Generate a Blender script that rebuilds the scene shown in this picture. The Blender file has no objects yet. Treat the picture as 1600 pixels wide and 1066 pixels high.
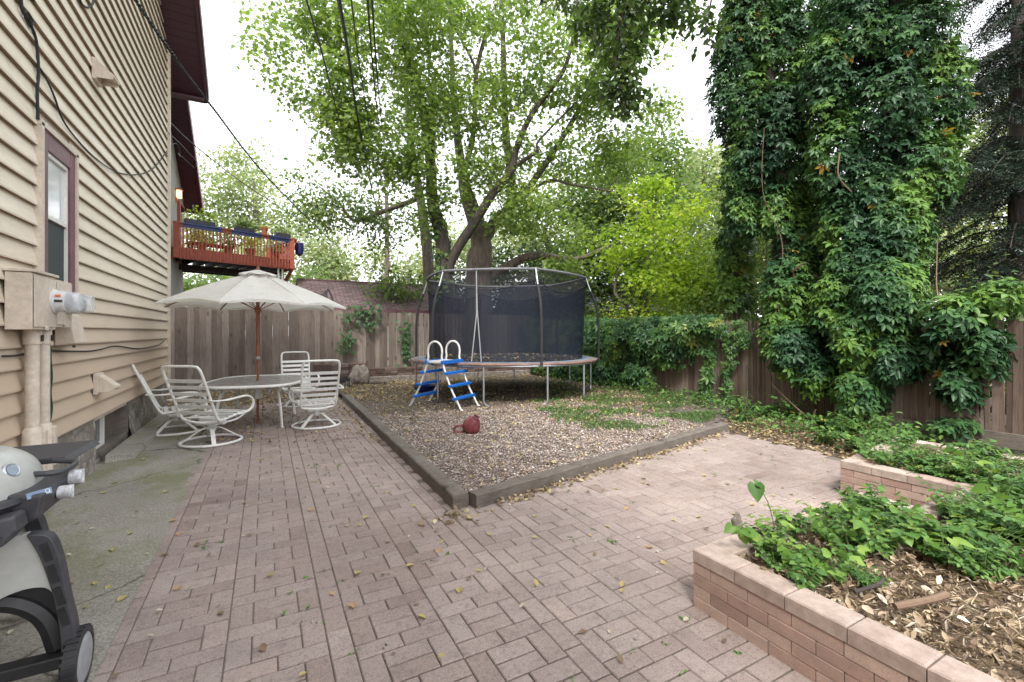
import bpy, math, random
import numpy as np
from mathutils import Vector, Matrix, noise
R = math.radians
PI = math.pi
rnd = random.Random(7)
rng = np.random.default_rng(11)
sc = bpy.context.scene
COL = sc.collection

# ------------------------------------------------------------------ camera
YAW = R(28.37); SN, CS = math.sin(YAW), math.cos(YAW); EYE = 1.6; FP = 711.0
cd = bpy.data.cameras.new('camera'); cam = bpy.data.objects.new('camera', cd); COL.objects.link(cam)
cam.location = (0, 0, EYE); cam.rotation_euler = (R(90), 0, -YAW)
cd.lens = 16.0; cd.sensor_width = 36.0; cd.shift_y = -14 / 1600; cd.clip_end = 2000; cd.clip_start = .05
sc.camera = cam

def P(x, y, d):                      # world point seen at photo pixel (x, y), d metres deep
    r = (x - 800) * d / FP; z = EYE - (y - 519) * d / FP
    return Vector((d * SN + r * CS, d * CS - r * SN, z))
def G(x, y, z=0):
    d = (EYE - z) * FP / (y - 519)
    return P(x, y, d)
def WL(x, y, w=1.78):                # point on the house wall plane X = -w
    p = (800 - x) / FP; t = w * (CS + p * SN) / (p * CS - SN); d = -w * SN + t * CS
    return Vector((-w, t, EYE - (y - 519) * d / FP))

# ------------------------------------------------------------------ world, sun, exposure
w = bpy.data.worlds.new("World"); sc.world = w; w.use_nodes = True
nt = w.node_tree; bg = nt.nodes['Background']
sky = nt.nodes.new('ShaderNodeTexSky'); sky.sky_type = 'NISHITA'; sky.sun_disc = False
SUN_EL, SUN_AZ = R(52), R(215)       # azimuth clockwise from +Y
sky.sun_elevation = SUN_EL; sky.sun_rotation = SUN_AZ; sky.dust_density = 4.0; sky.air_density = 1.2
hs = nt.nodes.new('ShaderNodeHueSaturation'); hs.inputs['Saturation'].default_value = .22; hs.inputs['Value'].default_value = 1.0
mx = nt.nodes.new('ShaderNodeMixRGB'); mx.blend_type = 'MIX'; mx.inputs[0].default_value = .6
mx.inputs[2].default_value = (8.7, 8.9, 9.3, 1)      # an even veil of bright cloud
nt.links.new(sky.outputs[0], hs.inputs['Color']); nt.links.new(hs.outputs[0], mx.inputs[1])
nt.links.new(mx.outputs[0], bg.inputs[0]); bg.inputs[1].default_value = .115
sd = bpy.data.lights.new('sun', 'SUN'); sd.energy = 1.5; sd.angle = R(11); sd.color = (1, .95, .88)
so = bpy.data.objects.new('sun', sd); COL.objects.link(so)
dv = Vector((math.sin(SUN_AZ) * math.cos(SUN_EL), math.cos(SUN_AZ) * math.cos(SUN_EL), math.sin(SUN_EL)))
so.rotation_euler = dv.to_track_quat('Z', 'Y').to_euler(); so.location = dv * 40
vs = sc.view_settings; vs.view_transform = 'Standard'; vs.look = 'None'; vs.gamma = 1; vs.exposure = 1.6; vs.use_curve_mapping = False
sc.render.engine = 'CYCLES'
cy = sc.cycles; cy.max_bounces = 7; cy.diffuse_bounces = 3; cy.glossy_bounces = 3; cy.transmission_bounces = 4; cy.transparent_max_bounces = 10
cy.caustics_reflective = False; cy.caustics_refractive = False
cy.use_denoising = True

# ------------------------------------------------------------------ materials
def newmat(name):
    m = bpy.data.materials.new(name); m.use_nodes = True
    return m, m.node_tree, m.node_tree.nodes['Principled BSDF']
def N(nt, t, **k):
    n = nt.nodes.new(t)
    for a, b in k.items():
        if a.startswith('i_'): n.inputs[a[2:].replace('_', ' ')].default_value = b
        else: setattr(n, a, b)
    return n
def ramp(nt, fac, stops, interp='LINEAR'):
    n = nt.nodes.new('ShaderNodeValToRGB'); cr = n.color_ramp; cr.interpolation = interp
    while len(cr.elements) < len(stops): cr.elements.new(.5)
    for e, (p, c) in zip(cr.elements, stops):
        e.position = p; e.color = (*c, 1)
    nt.links.new(fac, n.inputs[0]); return n.outputs[0]
def c4(c): return (*c, 1)
def mixc(nt, a, b, fac, mode='MIX'):
    n = nt.nodes.new('ShaderNodeMixRGB'); n.blend_type = mode
    for i, v in ((0, fac), (1, a), (2, b)):
        if hasattr(v, 'is_output') or isinstance(v, bpy.types.NodeSocket): nt.links.new(v, n.inputs[i])
        elif isinstance(v, (tuple, list)): n.inputs[i].default_value = c4(v)
        else: n.inputs[i].default_value = v
    return n.outputs[0]
def noiseN(nt, scale, detail=4, rough=.55, stretch=None, coord='Object', dist=0):
    tc = nt.nodes.new('ShaderNodeTexCoord'); src = tc.outputs[coord]
    if stretch:
        mp = nt.nodes.new('ShaderNodeMapping'); mp.inputs['Scale'].default_value = stretch
        nt.links.new(src, mp.inputs[0]); src = mp.outputs[0]
    n = N(nt, 'ShaderNodeTexNoise'); n.inputs['Scale'].default_value = scale; n.inputs['Detail'].default_value = detail
    n.inputs['Roughness'].default_value = rough; n.inputs['Distortion'].default_value = dist
    nt.links.new(src, n.inputs['Vector']); return n.outputs['Fac']
def bumpN(nt, b, h, strength=.3, dist=.01):
    n = nt.nodes.new('ShaderNodeBump'); n.inputs['Strength'].default_value = strength; n.inputs['Distance'].default_value = dist
    nt.links.new(h, n.inputs['Height']); nt.links.new(n.outputs[0], b.inputs['Normal'])
def var(nt):
    return N(nt, 'ShaderNodeAttribute', attribute_name='var').outputs['Fac']
def simple(name, col, rough=.5, metal=0, scale=30, amt=.12, bump=.05, spec=.5, usevar=False, dirt=None):
    m, nt, b = newmat(name)
    n = noiseN(nt, scale)
    lo = tuple(v * (1 - amt) for v in col); hi = tuple(min(1, v * (1 + amt)) for v in col)
    c = ramp(nt, n, [(.3, lo), (.7, hi)])
    if dirt:
        n2 = noiseN(nt, 3.5, 6, .7)
        f = ramp(nt, n2, [(.45, (0, 0, 0)), (.75, (1, 1, 1))]); c = mixc(nt, c, dirt, mixc(nt, (0, 0, 0), (.55,) * 3, f))
    if usevar: c = mixc(nt, c, ramp(nt, var(nt), [(0, (.72,) * 3), (1, (1.22,) * 3)]), 1.0, 'MULTIPLY')
    nt.links.new(c, b.inputs['Base Color']); b.inputs['Roughness'].default_value = rough; b.inputs['Metallic'].default_value = metal
    b.inputs['Specular IOR Level'].default_value = spec
    if bump: bumpN(nt, b, noiseN(nt, scale * 4, 3), bump, .005)
    return m
def leafmat(name, stops, trans=.45, gloss=.12, rough=.45, usetex=True):
    m, nt, b = newmat(name); nt.nodes.remove(b)
    out = nt.nodes['Material Output']
    c = ramp(nt, var(nt), stops)
    if usetex:
        c = mixc(nt, c, ramp(nt, noiseN(nt, 9, 2), [(.35, (.75,) * 3), (.65, (1.2,) * 3)]), .6, 'MULTIPLY')
    d = N(nt, 'ShaderNodeBsdfDiffuse'); t = N(nt, 'ShaderNodeBsdfTranslucent'); g = N(nt, 'ShaderNodeBsdfGlossy'); g.inputs['Roughness'].default_value = rough
    tcol = mixc(nt, c, (1.12, 1.17, .6), 1.0, 'MULTIPLY')
    nt.links.new(c, d.inputs[0]); nt.links.new(tcol, t.inputs[0])
    m1 = N(nt, 'ShaderNodeMixShader'); m1.inputs[0].default_value = trans
    nt.links.new(d.outputs[0], m1.inputs[1]); nt.links.new(t.outputs[0], m1.inputs[2])
    m2 = N(nt, 'ShaderNodeMixShader'); fr = N(nt, 'ShaderNodeFresnel'); fr.inputs[0].default_value = 1.4
    ml = N(nt, 'ShaderNodeMath', operation='MULTIPLY'); ml.inputs[1].default_value = gloss * 8
    nt.links.new(fr.outputs[0], ml.inputs[0]); cl = N(nt, 'ShaderNodeMath', operation='MINIMUM'); cl.inputs[1].default_value = .35
    nt.links.new(ml.outputs[0], cl.inputs[0]); nt.links.new(cl.outputs[0], m2.inputs[0])
    nt.links.new(m1.outputs[0], m2.inputs[1]); nt.links.new(g.outputs[0], m2.inputs[2]); nt.links.new(m2.outputs[0], out.inputs[0])
    return m
M = {}
def mk_materials():
    # siding: tan paint, turning pinkish tan low down the wall
    m, nt, b = newmat('siding_paint')
    n = noiseN(nt, 2.2, 6, .6, (1, .35, 3)); c = ramp(nt, n, [(.3, (.68, .605, .475)), (.7, (.80, .725, .61))])
    c = mixc(nt, c, ramp(nt, noiseN(nt, 40, 3, .6, (1, .15, 1)), [(.3, (.93,) * 3), (.7, (1.04,) * 3)]), 1, 'MULTIPLY')
    sz = nt.nodes.new('ShaderNodeSeparateXYZ'); tcz = nt.nodes.new('ShaderNodeTexCoord'); nt.links.new(tcz.outputs['Object'], sz.inputs[0])
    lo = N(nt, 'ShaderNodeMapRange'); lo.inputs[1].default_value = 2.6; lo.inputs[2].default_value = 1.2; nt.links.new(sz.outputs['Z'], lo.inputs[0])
    c = mixc(nt, c, (.55, .43, .325), lo.outputs[0])   # the lower courses shift to a deeper tan
    c = mixc(nt, c, ramp(nt, var(nt), [(0, (.36, .27, .20)), (.2, (1,) * 3)]), 1, 'MULTIPLY')  # brown shadow under each lap, painted into the underside colour
    c = mixc(nt, c, (.46, .37, .29), mixc(nt, (0, 0, 0), (.5,) * 3, ramp(nt, noiseN(nt, 1.1, 5, .7, (1, .6, 1)), [(.55, (0,) * 3), (.8, (1,) * 3)])))
    nt.links.new(c, b.inputs['Base Color']); b.inputs['Roughness'].default_value = .55
    bumpN(nt, b, noiseN(nt, 60, 3, .6, (1, .1, 1)), .12, .004); M['siding'] = m
    M['tan'] = simple('tan_metal_paint', (.62, .54, .45), .5, dirt=(.35, .29, .22))
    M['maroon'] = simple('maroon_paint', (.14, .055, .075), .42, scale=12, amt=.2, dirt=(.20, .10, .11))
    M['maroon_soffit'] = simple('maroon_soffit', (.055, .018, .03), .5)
    M['white_paint'] = simple('white_paint', (.74, .73, .70), .35, scale=20, amt=.06, dirt=(.55, .52, .46))
    M['strap'] = simple('white_vinyl', (.78, .78, .76), .45, scale=20, amt=.05, dirt=(.55, .53, .48))
    M['grey_metal'] = simple('galvanised_steel', (.42, .44, .46), .35, .75, 15, .15)
    M['black'] = simple('black_plastic', (.018, .018, .02), .45, scale=25, amt=.3)
    M['foam'] = simple('black_foam', (.025, .026, .03), .8)
    M['cable'] = simple('cable_rubber', (.012, .012, .014), .6)
    M['green_cable'] = simple('green_cable', (.01, .06, .035), .6)
    M['blue'] = simple('blue_plastic', (.01, .14, .52), .4, dirt=(.03, .13, .36))
    M['darkblue'] = simple('dark_blue_plastic', (.012, .02, .12), .4)
    M['grill_grey'] = simple('warm_grey_enamel', (.42, .43, .41), .3, scale=18, amt=.07, dirt=(.30, .29, .26))
    M['charcoal'] = simple('charcoal_plastic', (.045, .045, .052), .5, scale=25, amt=.25)
    M['knob'] = simple('worn_white_knob', (.5, .51, .53), .5, scale=50, amt=.35)
    M['meter_white'] = simple('meter_white', (.6, .61, .62), .4)
    M['clay'] = simple('red_clay_glaze', (.16, .035, .04), .42, scale=14, amt=.35, dirt=(.22, .08, .07))
    M['terracotta'] = simple('terracotta', (.46, .16, .08), .7)
    M['deck_red'] = simple('red_deck_paint', (.33, .075, .042), .55, scale=8, amt=.2)
    M['deck_blue'] = simple('blue_rail_paint', (.045, .065, .19), .5, scale=8, amt=.25)
    M['under_deck'] = simple('dark_deck_timber', (.035, .027, .024), .8, scale=6, amt=.4)
    M['pole_wood'] = simple('varnished_wood', (.23, .075, .03), .4, scale=12, amt=.3)
    M['orange'] = simple('orange_vinyl', (.75, .17, .05), .5)
    M['mat'] = simple('trampoline_mat', (.03, .032, .036), .7)
    M['glass_dark'] = simple('dark_glass', (.02, .03, .035), .06, scale=3, amt=.2, bump=0, spec=.8)
    M['mirror_glass'] = simple('sky_white_glass', (.70, .72, .74), .08, .15, 3, .05, bump=0, spec=.8)  # white sky reflection put into the pale base colour, no curtain behind
    M['screen'] = simple('insect_screen', (.035, .05, .055), .5, spec=.3)
    M['lamp'] = None
    # clear dome
    m, nt, b = newmat('clear_plastic'); b.inputs['Base Color'].default_value = (.8, .85, .9, 1); b.inputs['Roughness'].default_value = .06
    b.inputs['Alpha'].default_value = .38; b.inputs['IOR'].default_value = 1.45; M['clear'] = m
    m, nt, b = newmat('lamp_glow'); b.inputs['Emission Color'].default_value = (1, .62, .3, 1); b.inputs['Emission Strength'].default_value = .8; b.inputs['Base Color'].default_value = (.9, .7, .5, 1); M['lamp'] = m
    # umbrella canvas
    m, nt, b = newmat('canvas'); out = nt.nodes['Material Output']
    c = ramp(nt, noiseN(nt, 3, 6, .7), [(.3, (.74, .72, .67)), (.7, (.84, .83, .79))])
    c = mixc(nt, c, ramp(nt, noiseN(nt, 22, 3), [(.28, (.8, .78, .74)), (.4, (1,) * 3)]), 1, 'MULTIPLY')
    nt.links.new(c, b.inputs['Base Color']); b.inputs['Roughness'].default_value = .9
    t = N(nt, 'ShaderNodeBsdfTranslucent'); nt.links.new(c, t.inputs[0]); ms = N(nt, 'ShaderNodeMixShader'); ms.inputs[0].default_value = .3
    nt.links.new(b.outputs[0], ms.inputs[1]); nt.links.new(t.outputs[0], ms.inputs[2]); nt.links.new(ms.outputs[0], out.inputs[0])
    bumpN(nt, b, noiseN(nt, 5, 3), .3, .03); M['canvas'] = m
    # nets
    def net(name, op, col):
        m, nt, b = newmat(name); nt.nodes.remove(b); out = nt.nodes['Material Output']
        d = N(nt, 'ShaderNodeBsdfDiffuse'); d.inputs[0].default_value = c4(col); t = N(nt, 'ShaderNodeBsdfTransparent')
        ms = N(nt, 'ShaderNodeMixShader')
        f = ramp(nt, noiseN(nt, 5, 4, .6, (1, 1, .4)), [(.3, (op - .05,) * 3), (.7, (op + .05,) * 3)])
        nt.links.new(f, ms.inputs[0]); nt.links.new(t.outputs[0], ms.inputs[1]); nt.links.new(d.outputs[0], ms.inputs[2]); nt.links.new(ms.outputs[0], out.inputs[0])
        return m
    M['net'] = net('safety_net_mesh', .66, (.022, .026, .038)); M['net_thin'] = net('thin_net_mesh', .5, (.05, .052, .06))
    # pavers
    m, nt, b = newmat('brick_pavers')
    c = ramp(nt, var(nt), [(0, (.215, .158, .138)), (.3, (.275, .217, .196)), (.65, (.318, .262, .24)), (1, (.36, .286, .252))])
    c = mixc(nt, c, ramp(nt, noiseN(nt, 130, 3, .7), [(.25, (.62,) * 3), (.5, (1,) * 3), (.75, (1.35,) * 3)]), 1, 'MULTIPLY')
    c = mixc(nt, c, ramp(nt, noiseN(nt, 1.1, 6, .65), [(.3, (.80, .79, .79)), (.7, (1.12, 1.1, 1.08))]), 1, 'MULTIPLY')
    c = mixc(nt, c, (.10, .085, .075), mixc(nt, (0,) * 3, (.6,) * 3, ramp(nt, noiseN(nt, 6, 6, .75), [(.54, (0,) * 3), (.76, (1,) * 3)])))
    c = mixc(nt, c, (.40, .36, .33), mixc(nt, (0,) * 3, (.45,) * 3, ramp(nt, noiseN(nt, 2.7, 6, .75, dist=.8), [(.56, (0,) * 3), (.74, (1,) * 3)])))
    c = mixc(nt, c, ramp(nt, noiseN(nt, 34, 4, .8), [(.32, (.72,) * 3), (.5, (1,) * 3)]), 1, 'MULTIPLY')
    nt.links.new(c, b.inputs['Base Color']); b.inputs['Roughness'].default_value = .85
    bumpN(nt, b, noiseN(nt, 160, 4, .7), .5, .004); M['paver'] = m
    m, nt, b = newmat('joint_sand')
    c = ramp(nt, noiseN(nt, 30, 5, .7), [(.3, (.10, .083, .066)), (.6, (.17, .142, .115)), (.8, (.125, .13, .07))])
    nt.links.new(c, b.inputs['Base Color']); b.inputs['Roughness'].default_value = 1; M['joint'] = m
    m, nt, b = newmat('wall_bricks')
    c = ramp(nt, var(nt), [(0, (.30, .20, .165)), (.4, (.37, .255, .21)), (.7, (.42, .31, .26)), (1, (.46, .335, .28))])
    c = mixc(nt, c, ramp(nt, noiseN(nt, 9, 6, .7, (1, 1, 2)), [(.3, (.8, .82, .84)), (.7, (1.15, 1.1, 1.08))]), 1, 'MULTIPLY')
    c = mixc(nt, c, ramp(nt, noiseN(nt, 140, 3, .7), [(.25, (.75,) * 3), (.75, (1.2,) * 3)]), 1, 'MULTIPLY')
    c = mixc(nt, c, (.52, .45, .40), mixc(nt, (0,) * 3, (.6,) * 3, ramp(nt, noiseN(nt, 5, 6, .75), [(.58, (0,) * 3), (.78, (1,) * 3)])))
    nt.links.new(c, b.inputs['Base Color']); b.inputs['Roughness'].default_value = .85
    bumpN(nt, b, noiseN(nt, 120, 4, .7), .5, .004); M['wallbrick'] = m
    m, nt, b = newmat('wall_cap_bricks')
    c = ramp(nt, var(nt), [(0, (.37, .285, .245)), (1, (.47, .385, .335))])
    c = mixc(nt, c, ramp(nt, noiseN(nt, 12, 6, .7), [(.25, (.62, .59, .56)), (.7, (1.12,) * 3)]), 1, 'MULTIPLY')
    c = mixc(nt, c, (.2, .17, .13), mixc(nt, (0,) * 3, (.5,) * 3, ramp(nt, noiseN(nt, 7, 7, .8), [(.54, (0,) * 3), (.72, (1,) * 3)])))
    nt.links.new(c, b.inputs['Base Color']); b.inputs['Roughness'].default_value = .85
    bumpN(nt, b, noiseN(nt, 110, 4, .7), .6, .005); M['cap'] = m
    # concrete strip
    m, nt, b = newmat('old_concrete')
    c = ramp(nt, noiseN(nt, 90, 5, .75), [(.35, (.14, .125, .105)), (.5, (.27, .25, .215)), (.65, (.42, .39, .345))])
    c = mixc(nt, c, ramp(nt, noiseN(nt, 1.2, 4), [(.3, (.8,) * 3), (.7, (1.1,) * 3)]), 1, 'MULTIPLY')
    tc = nt.nodes.new('ShaderNodeTexCoord'); sx = nt.nodes.new('ShaderNodeSeparateXYZ'); nt.links.new(tc.outputs['Object'], sx.inputs[0])
    g1 = ramp(nt, noiseN(nt, 1.3, 6, .62, (1, .7, 1)), [(.46, (0,) * 3), (.58, (.75,) * 3), (.75, (1,) * 3)])
    yy = N(nt, 'ShaderNodeMapRange'); yy.inputs[1].default_value = 3.2; yy.inputs[2].default_value = 4.6; nt.links.new(sx.outputs['Y'], yy.inputs[0])
    g1 = mixc(nt, g1, yy.outputs[0], 1, 'MULTIPLY')
    c = mixc(nt, c, ramp(nt, noiseN(nt, 70, 4, .8), [(.35, (.085, .10, .025)), (.65, (.21, .22, .085))]), mixc(nt, (0,) * 3, (.78,) * 3, g1))
    vo = N(nt, 'ShaderNodeTexVoronoi', feature='DISTANCE_TO_EDGE'); vo.inputs['Scale'].default_value = .42
    wn = N(nt, 'ShaderNodeTexNoise'); wn.inputs['Scale'].default_value = 2.5; wn.inputs['Detail'].default_value = 6
    va = N(nt, 'ShaderNodeVectorMath', operation='MULTIPLY_ADD'); nt.links.new(tc.outputs['Object'], wn.inputs['Vector']); nt.links.new(wn.outputs['Color'], va.inputs[0])
    va.inputs[1].default_value = (.5, .5, 0); nt.links.new(tc.outputs['Object'], va.inputs[2]); nt.links.new(va.outputs[0], vo.inputs['Vector'])
    ck = ramp(nt, vo.outputs['Distance'], [(0, (.25, .22, .18)), (.007, (1,) * 3)]); c = mixc(nt, c, ck, 1, 'MULTIPLY')
    nt.links.new(c, b.inputs['Base Color']); b.inputs['Roughness'].default_value = .95
    bumpN(nt, b, noiseN(nt, 150, 4, .8), .7, .006); M['concrete'] = m
    # stone foundation
    m, nt, b = newmat('foundation_stone')
    vo = N(nt, 'ShaderNodeTexVoronoi', feature='DISTANCE_TO_EDGE'); vo.inputs['Scale'].default_value = 3.0
    tc = nt.nodes.new('ShaderNodeTexCoord'); mp = nt.nodes.new('ShaderNodeMapping'); mp.inputs['Scale'].default_value = (1, 1, 1.7); nt.links.new(tc.outputs['Object'], mp.inputs[0]); nt.links.new(mp.outputs[0], vo.inputs['Vector'])
    c = ramp(nt, noiseN(nt, 5, 7, .7), [(.3, (.12, .105, .09)), (.6, (.27, .24, .205)), (.8, (.38, .35, .31))])
    c = mixc(nt, c, (.42, .385, .345), mixc(nt, (0,) * 3, (.8,) * 3, ramp(nt, noiseN(nt, 2.6, 7, .75, dist=1.5), [(.5, (0,) * 3), (.58, (1,) * 3)])))
    c = mixc(nt, c, ramp(nt, vo.outputs['Distance'], [(.0, (.55,) * 3), (.05, (1,) * 3)]), .6, 'MULTIPLY')
    nt.links.new(c, b.inputs['Base Color']); b.inputs['Roughness'].default_value = .95
    bumpN(nt, b, noiseN(nt, 12, 6, .7), .9, .04); M['stone'] = m
    M['rock'] = simple('rough_granite', (.20, .175, .15), .95, scale=9, amt=.5, bump=.8)
    M['stucco'] = simple('grey_stucco', (.40, .40, .37), .95, scale=45, amt=.45, bump=.9)
    # weathered fence wood, grain along z, board tint by var
    def wood(name, cols, grain=(14, 14, .7), streak=.5):
        m, nt, b = newmat(name)
        c = ramp(nt, var(nt), [(0, cols[0]), (.5, cols[1]), (1, cols[2])])
        at = var(nt); tc = nt.nodes.new('ShaderNodeTexCoord')
        off = N(nt, 'ShaderNodeVectorMath', operation='MULTIPLY_ADD'); cb = N(nt, 'ShaderNodeCombineXYZ')
        for i in range(3): nt.links.new(at, cb.inputs[i])
        nt.links.new(cb.outputs[0], off.inputs[0]); off.inputs[1].default_value = (37, 23, 51); nt.links.new(tc.outputs['Object'], off.inputs[2])
        mp = nt.nodes.new('ShaderNodeMapping'); mp.inputs['Scale'].default_value = grain; nt.links.new(off.outputs[0], mp.inputs[0])
        n = N(nt, 'ShaderNodeTexNoise'); n.inputs['Scale'].default_value = 3; n.inputs['Detail'].default_value = 6; n.inputs['Distortion'].default_value = 1.2; n.inputs['Roughness'].default_value = .65
        nt.links.new(mp.outputs[0], n.inputs['Vector'])
        c = mixc(nt, c, ramp(nt, n.outputs['Fac'], [(.25, (.5, .48, .46)), (.5, (1,) * 3), (.75, (1.3,) * 3)]), 1, 'MULTIPLY')
        # knots with rings
        mp2 = nt.nodes.new('ShaderNodeMapping'); mp2.inputs['Scale'].default_value = (5.5, 5.5, 1.9) if grain[2] < 2 else (2, 2, 2); nt.links.new(off.outputs[0], mp2.inputs[0])
        vo = N(nt, 'ShaderNodeTexVoronoi'); vo.inputs['Scale'].default_value = 1.0; nt.links.new(mp2.outputs[0], vo.inputs['Vector'])
        c = mixc(nt, c, ramp(nt, vo.outputs['Distance'], [(0, (.3, .26, .24)), (.09, (.45, .4, .37)), (.12, (.95,) * 3), (.17, (.75,) * 3), (.21, (1,) * 3)]), 1, 'MULTIPLY')
        c = mixc(nt, c, ramp(nt, noiseN(nt, 1.4, 5, .7, (1, 1, .45)), [(.3, (.72, .70, .69)), (.7, (1.15,) * 3)]), 1, 'MULTIPLY')
        nt.links.new(c, b.inputs['Base Color']); b.inputs['Roughness'].default_value = .9
        bumpN(nt, b, n.outputs['Fac'], .5, .006); return m
    M['fence'] = wood('weathered_fence_wood', [(.10, .078, .064), (.165, .133, .112), (.235, .196, .168)])
    M['fence_red'] = wood('old_cedar_wood', [(.095, .064, .048), (.175, .125, .098), (.25, .20, .165)])
    M['timber'] = wood('grey_landscape_timber', [(.12, .102, .085), (.145, .125, .105), (.175, .155, .132)], (3, 3, 14))
    # bark
    def bark(name, a, bb, moss=None):
        m, nt, b = newmat(name)
        n = noiseN(nt, 9, 8, .7, (1, 1, .22), dist=.6)
        c = ramp(nt, n, [(.3, a), (.65, bb)])
        nt.links.new(c, b.inputs['Base Color']); b.inputs['Roughness'].default_value = .95
        bumpN(nt, b, n, .9, .05); return m
    M['bark'] = bark('grey_brown_bark', (.055, .042, .035), (.22, .18, .15))
    M['bark_dark'] = bark('dark_bark', (.025, .02, .018), (.10, .08, .07))
    M['twig'] = simple('dry_stem', (.17, .11, .075), .85)
    M['stem'] = simple('green_stem', (.09, .14, .04), .7)
    # gravel
    m, nt, b = newmat('pea_gravel')
    vo = N(nt, 'ShaderNodeTexVoronoi'); vo.inputs['Scale'].default_value = 62; tc = nt.nodes.new('ShaderNodeTexCoord'); nt.links.new(tc.outputs['Object'], vo.inputs['Vector'])
    sp = nt.nodes.new('ShaderNodeSeparateXYZ'); nt.links.new(vo.outputs['Color'], sp.inputs[0])
    c = ramp(nt, sp.outputs[0], [(0, (.09, .07, .06)), (.3, (.21, .165, .14)), (.55, (.30, .25, .22)), (.8, (.25, .17, .13)), (.93, (.50, .45, .41)), (1, (.6, .57, .53))])
    c = mixc(nt, c, ramp(nt, vo.outputs['Distance'], [(.0, (1.05,) * 3), (.55, (.35,) * 3)]), 1, 'MULTIPLY')
    c = mixc(nt, c, ramp(nt, noiseN(nt, .9, 6, .65), [(.3, (.78, .75, .72)), (.7, (1.1,) * 3)]), 1, 'MULTIPLY')
    nt.links.new(c, b.inputs['Base Color']); b.inputs['Roughness'].default_value = .9
    iv = N(nt, 'ShaderNodeMath', operation='SUBTRACT'); iv.inputs[0].default_value = 1; nt.links.new(vo.outputs['Distance'], iv.inputs[1]); bumpN(nt, b, iv.outputs[0], .9, .012); M['gravel'] = m
    m, nt, b = newmat('pebble')
    c = ramp(nt, var(nt), [(0, (.10, .075, .062)), (.3, (.23, .175, .15)), (.5, (.33, .27, .235)), (.7, (.29, .19, .145)), (.88, (.42, .37, .33)), (1, (.66, .62, .58))])
    nt.links.new(c, b.inputs['Base Color']); b.inputs['Roughness'].default_value = .75; M['pebble'] = m
    m, nt, b = newmat('mulch_soil')
    c = ramp(nt, noiseN(nt, 40, 7, .8), [(.3, (.045, .033, .025)), (.55, (.13, .095, .07)), (.75, (.25, .19, .14))])
    c = mixc(nt, c, ramp(nt, noiseN(nt, 1.5, 4), [(.3, (.7,) * 3), (.7, (1.2,) * 3)]), 1, 'MULTIPLY')
    nt.links.new(c, b.inputs['Base Color']); b.inputs['Roughness'].default_value = 1; bumpN(nt, b, noiseN(nt, 60, 5, .8), 1, .02); M['soil'] = m
    m, nt, b = newmat('bed_humus'); c = ramp(nt, noiseN(nt, 45, 7, .8), [(.3, (.09, .065, .045)), (.55, (.22, .16, .11)), (.75, (.38, .30, .21))]); nt.links.new(c, b.inputs['Base Color']); b.inputs['Roughness'].default_value = 1; bumpN(nt, b, noiseN(nt, 60, 5, .8), 1, .02); M['bedsoil'] = m
    # shingles
    def shingle(name, c1, c2):
        m, nt, b = newmat(name); tc = nt.nodes.new('ShaderNodeTexCoord')
        br = N(nt, 'ShaderNodeTexBrick'); br.inputs['Scale'].default_value = 1; br.inputs['Brick Width'].default_value = .32; br.inputs['Row Height'].default_value = .14; br.inputs['Mortar Size'].default_value = .014; br.inputs['Bias'].default_value = 0
        br.inputs['Color1'].default_value = c4(c1); br.inputs['Color2'].default_value = c4(c2); br.inputs['Mortar'].default_value = c4(tuple(v * .35 for v in c1))
        nt.links.new(tc.outputs['Object'], br.inputs['Vector'])
        c = mixc(nt, br.outputs['Color'], ramp(nt, noiseN(nt, 3.5, 5, .7), [(.3, (.72,) * 3), (.7, (1.2,) * 3)]), 1, 'MULTIPLY')
        nt.links.new(c, b.inputs['Base Color']); b.inputs['Roughness'].default_value = .95; bumpN(nt, b, noiseN(nt, 80, 3), .5, .01); return m
    M['shingle'] = shingle('maroon_shingles', (.115, .075, .076), (.18, .125, .124))
    M['shingle_grey'] = shingle('grey_shingles', (.12, .115, .12), (.20, .195, .20))
    # tinted table glass
    m, nt, b = newmat('frosted_table_glass'); b.inputs['Base Color'].default_value = (.42, .40, .39, 1); b.inputs['Roughness'].default_value = .22; b.inputs['Alpha'].default_value = .86
    c = ramp(nt, noiseN(nt, 9, 6, .7), [(.3, (.30, .28, .27)), (.7, (.48, .46, .45))]); nt.links.new(c, b.inputs['Base Color']); bumpN(nt, b, noiseN(nt, 120, 2), .3, .003); M['tglass'] = m
    # leaves
    M['maple'] = leafmat('maple_leaves', [(0, (.12, .195, .05)), (.4, (.20, .305, .075)), (.8, (.29, .40, .10)), (1, (.40, .45, .12))], .62, .04)
    M['maple_dark'] = leafmat('dark_tree_leaves', [(0, (.045, .085, .03)), (.6, (.085, .15, .045)), (1, (.16, .22, .06))], .45, .04)  # darker leaf green for the dense trees and the bough
    M['lime'] = leafmat('lime_leaves', [(0, (.17, .29, .035)), (.5, (.33, .48, .055)), (1, (.55, .60, .09))], .6, .03)
    M['pale'] = leafmat('pale_distant_leaves', [(0, (.20, .27, .14)), (.6, (.31, .39, .20)), (1, (.48, .44, .25))], .5, .02)  # haze over the far trees is put into this paler leaf colour
    M['mid'] = leafmat('mid_green_leaves', [(0, (.08, .14, .05)), (.6, (.15, .235, .075)), (1, (.29, .34, .10))], .55, .03)
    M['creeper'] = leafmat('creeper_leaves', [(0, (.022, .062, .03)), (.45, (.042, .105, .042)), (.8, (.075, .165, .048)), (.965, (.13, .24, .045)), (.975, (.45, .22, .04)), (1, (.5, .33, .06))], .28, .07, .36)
    M['fencevine'] = leafmat('fence_creeper_leaves', [(0, (.022, .068, .026)), (.5, (.055, .13, .042)), (.9, (.12, .225, .055)), (1, (.22, .26, .06))], .3, .10, .35)
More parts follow.
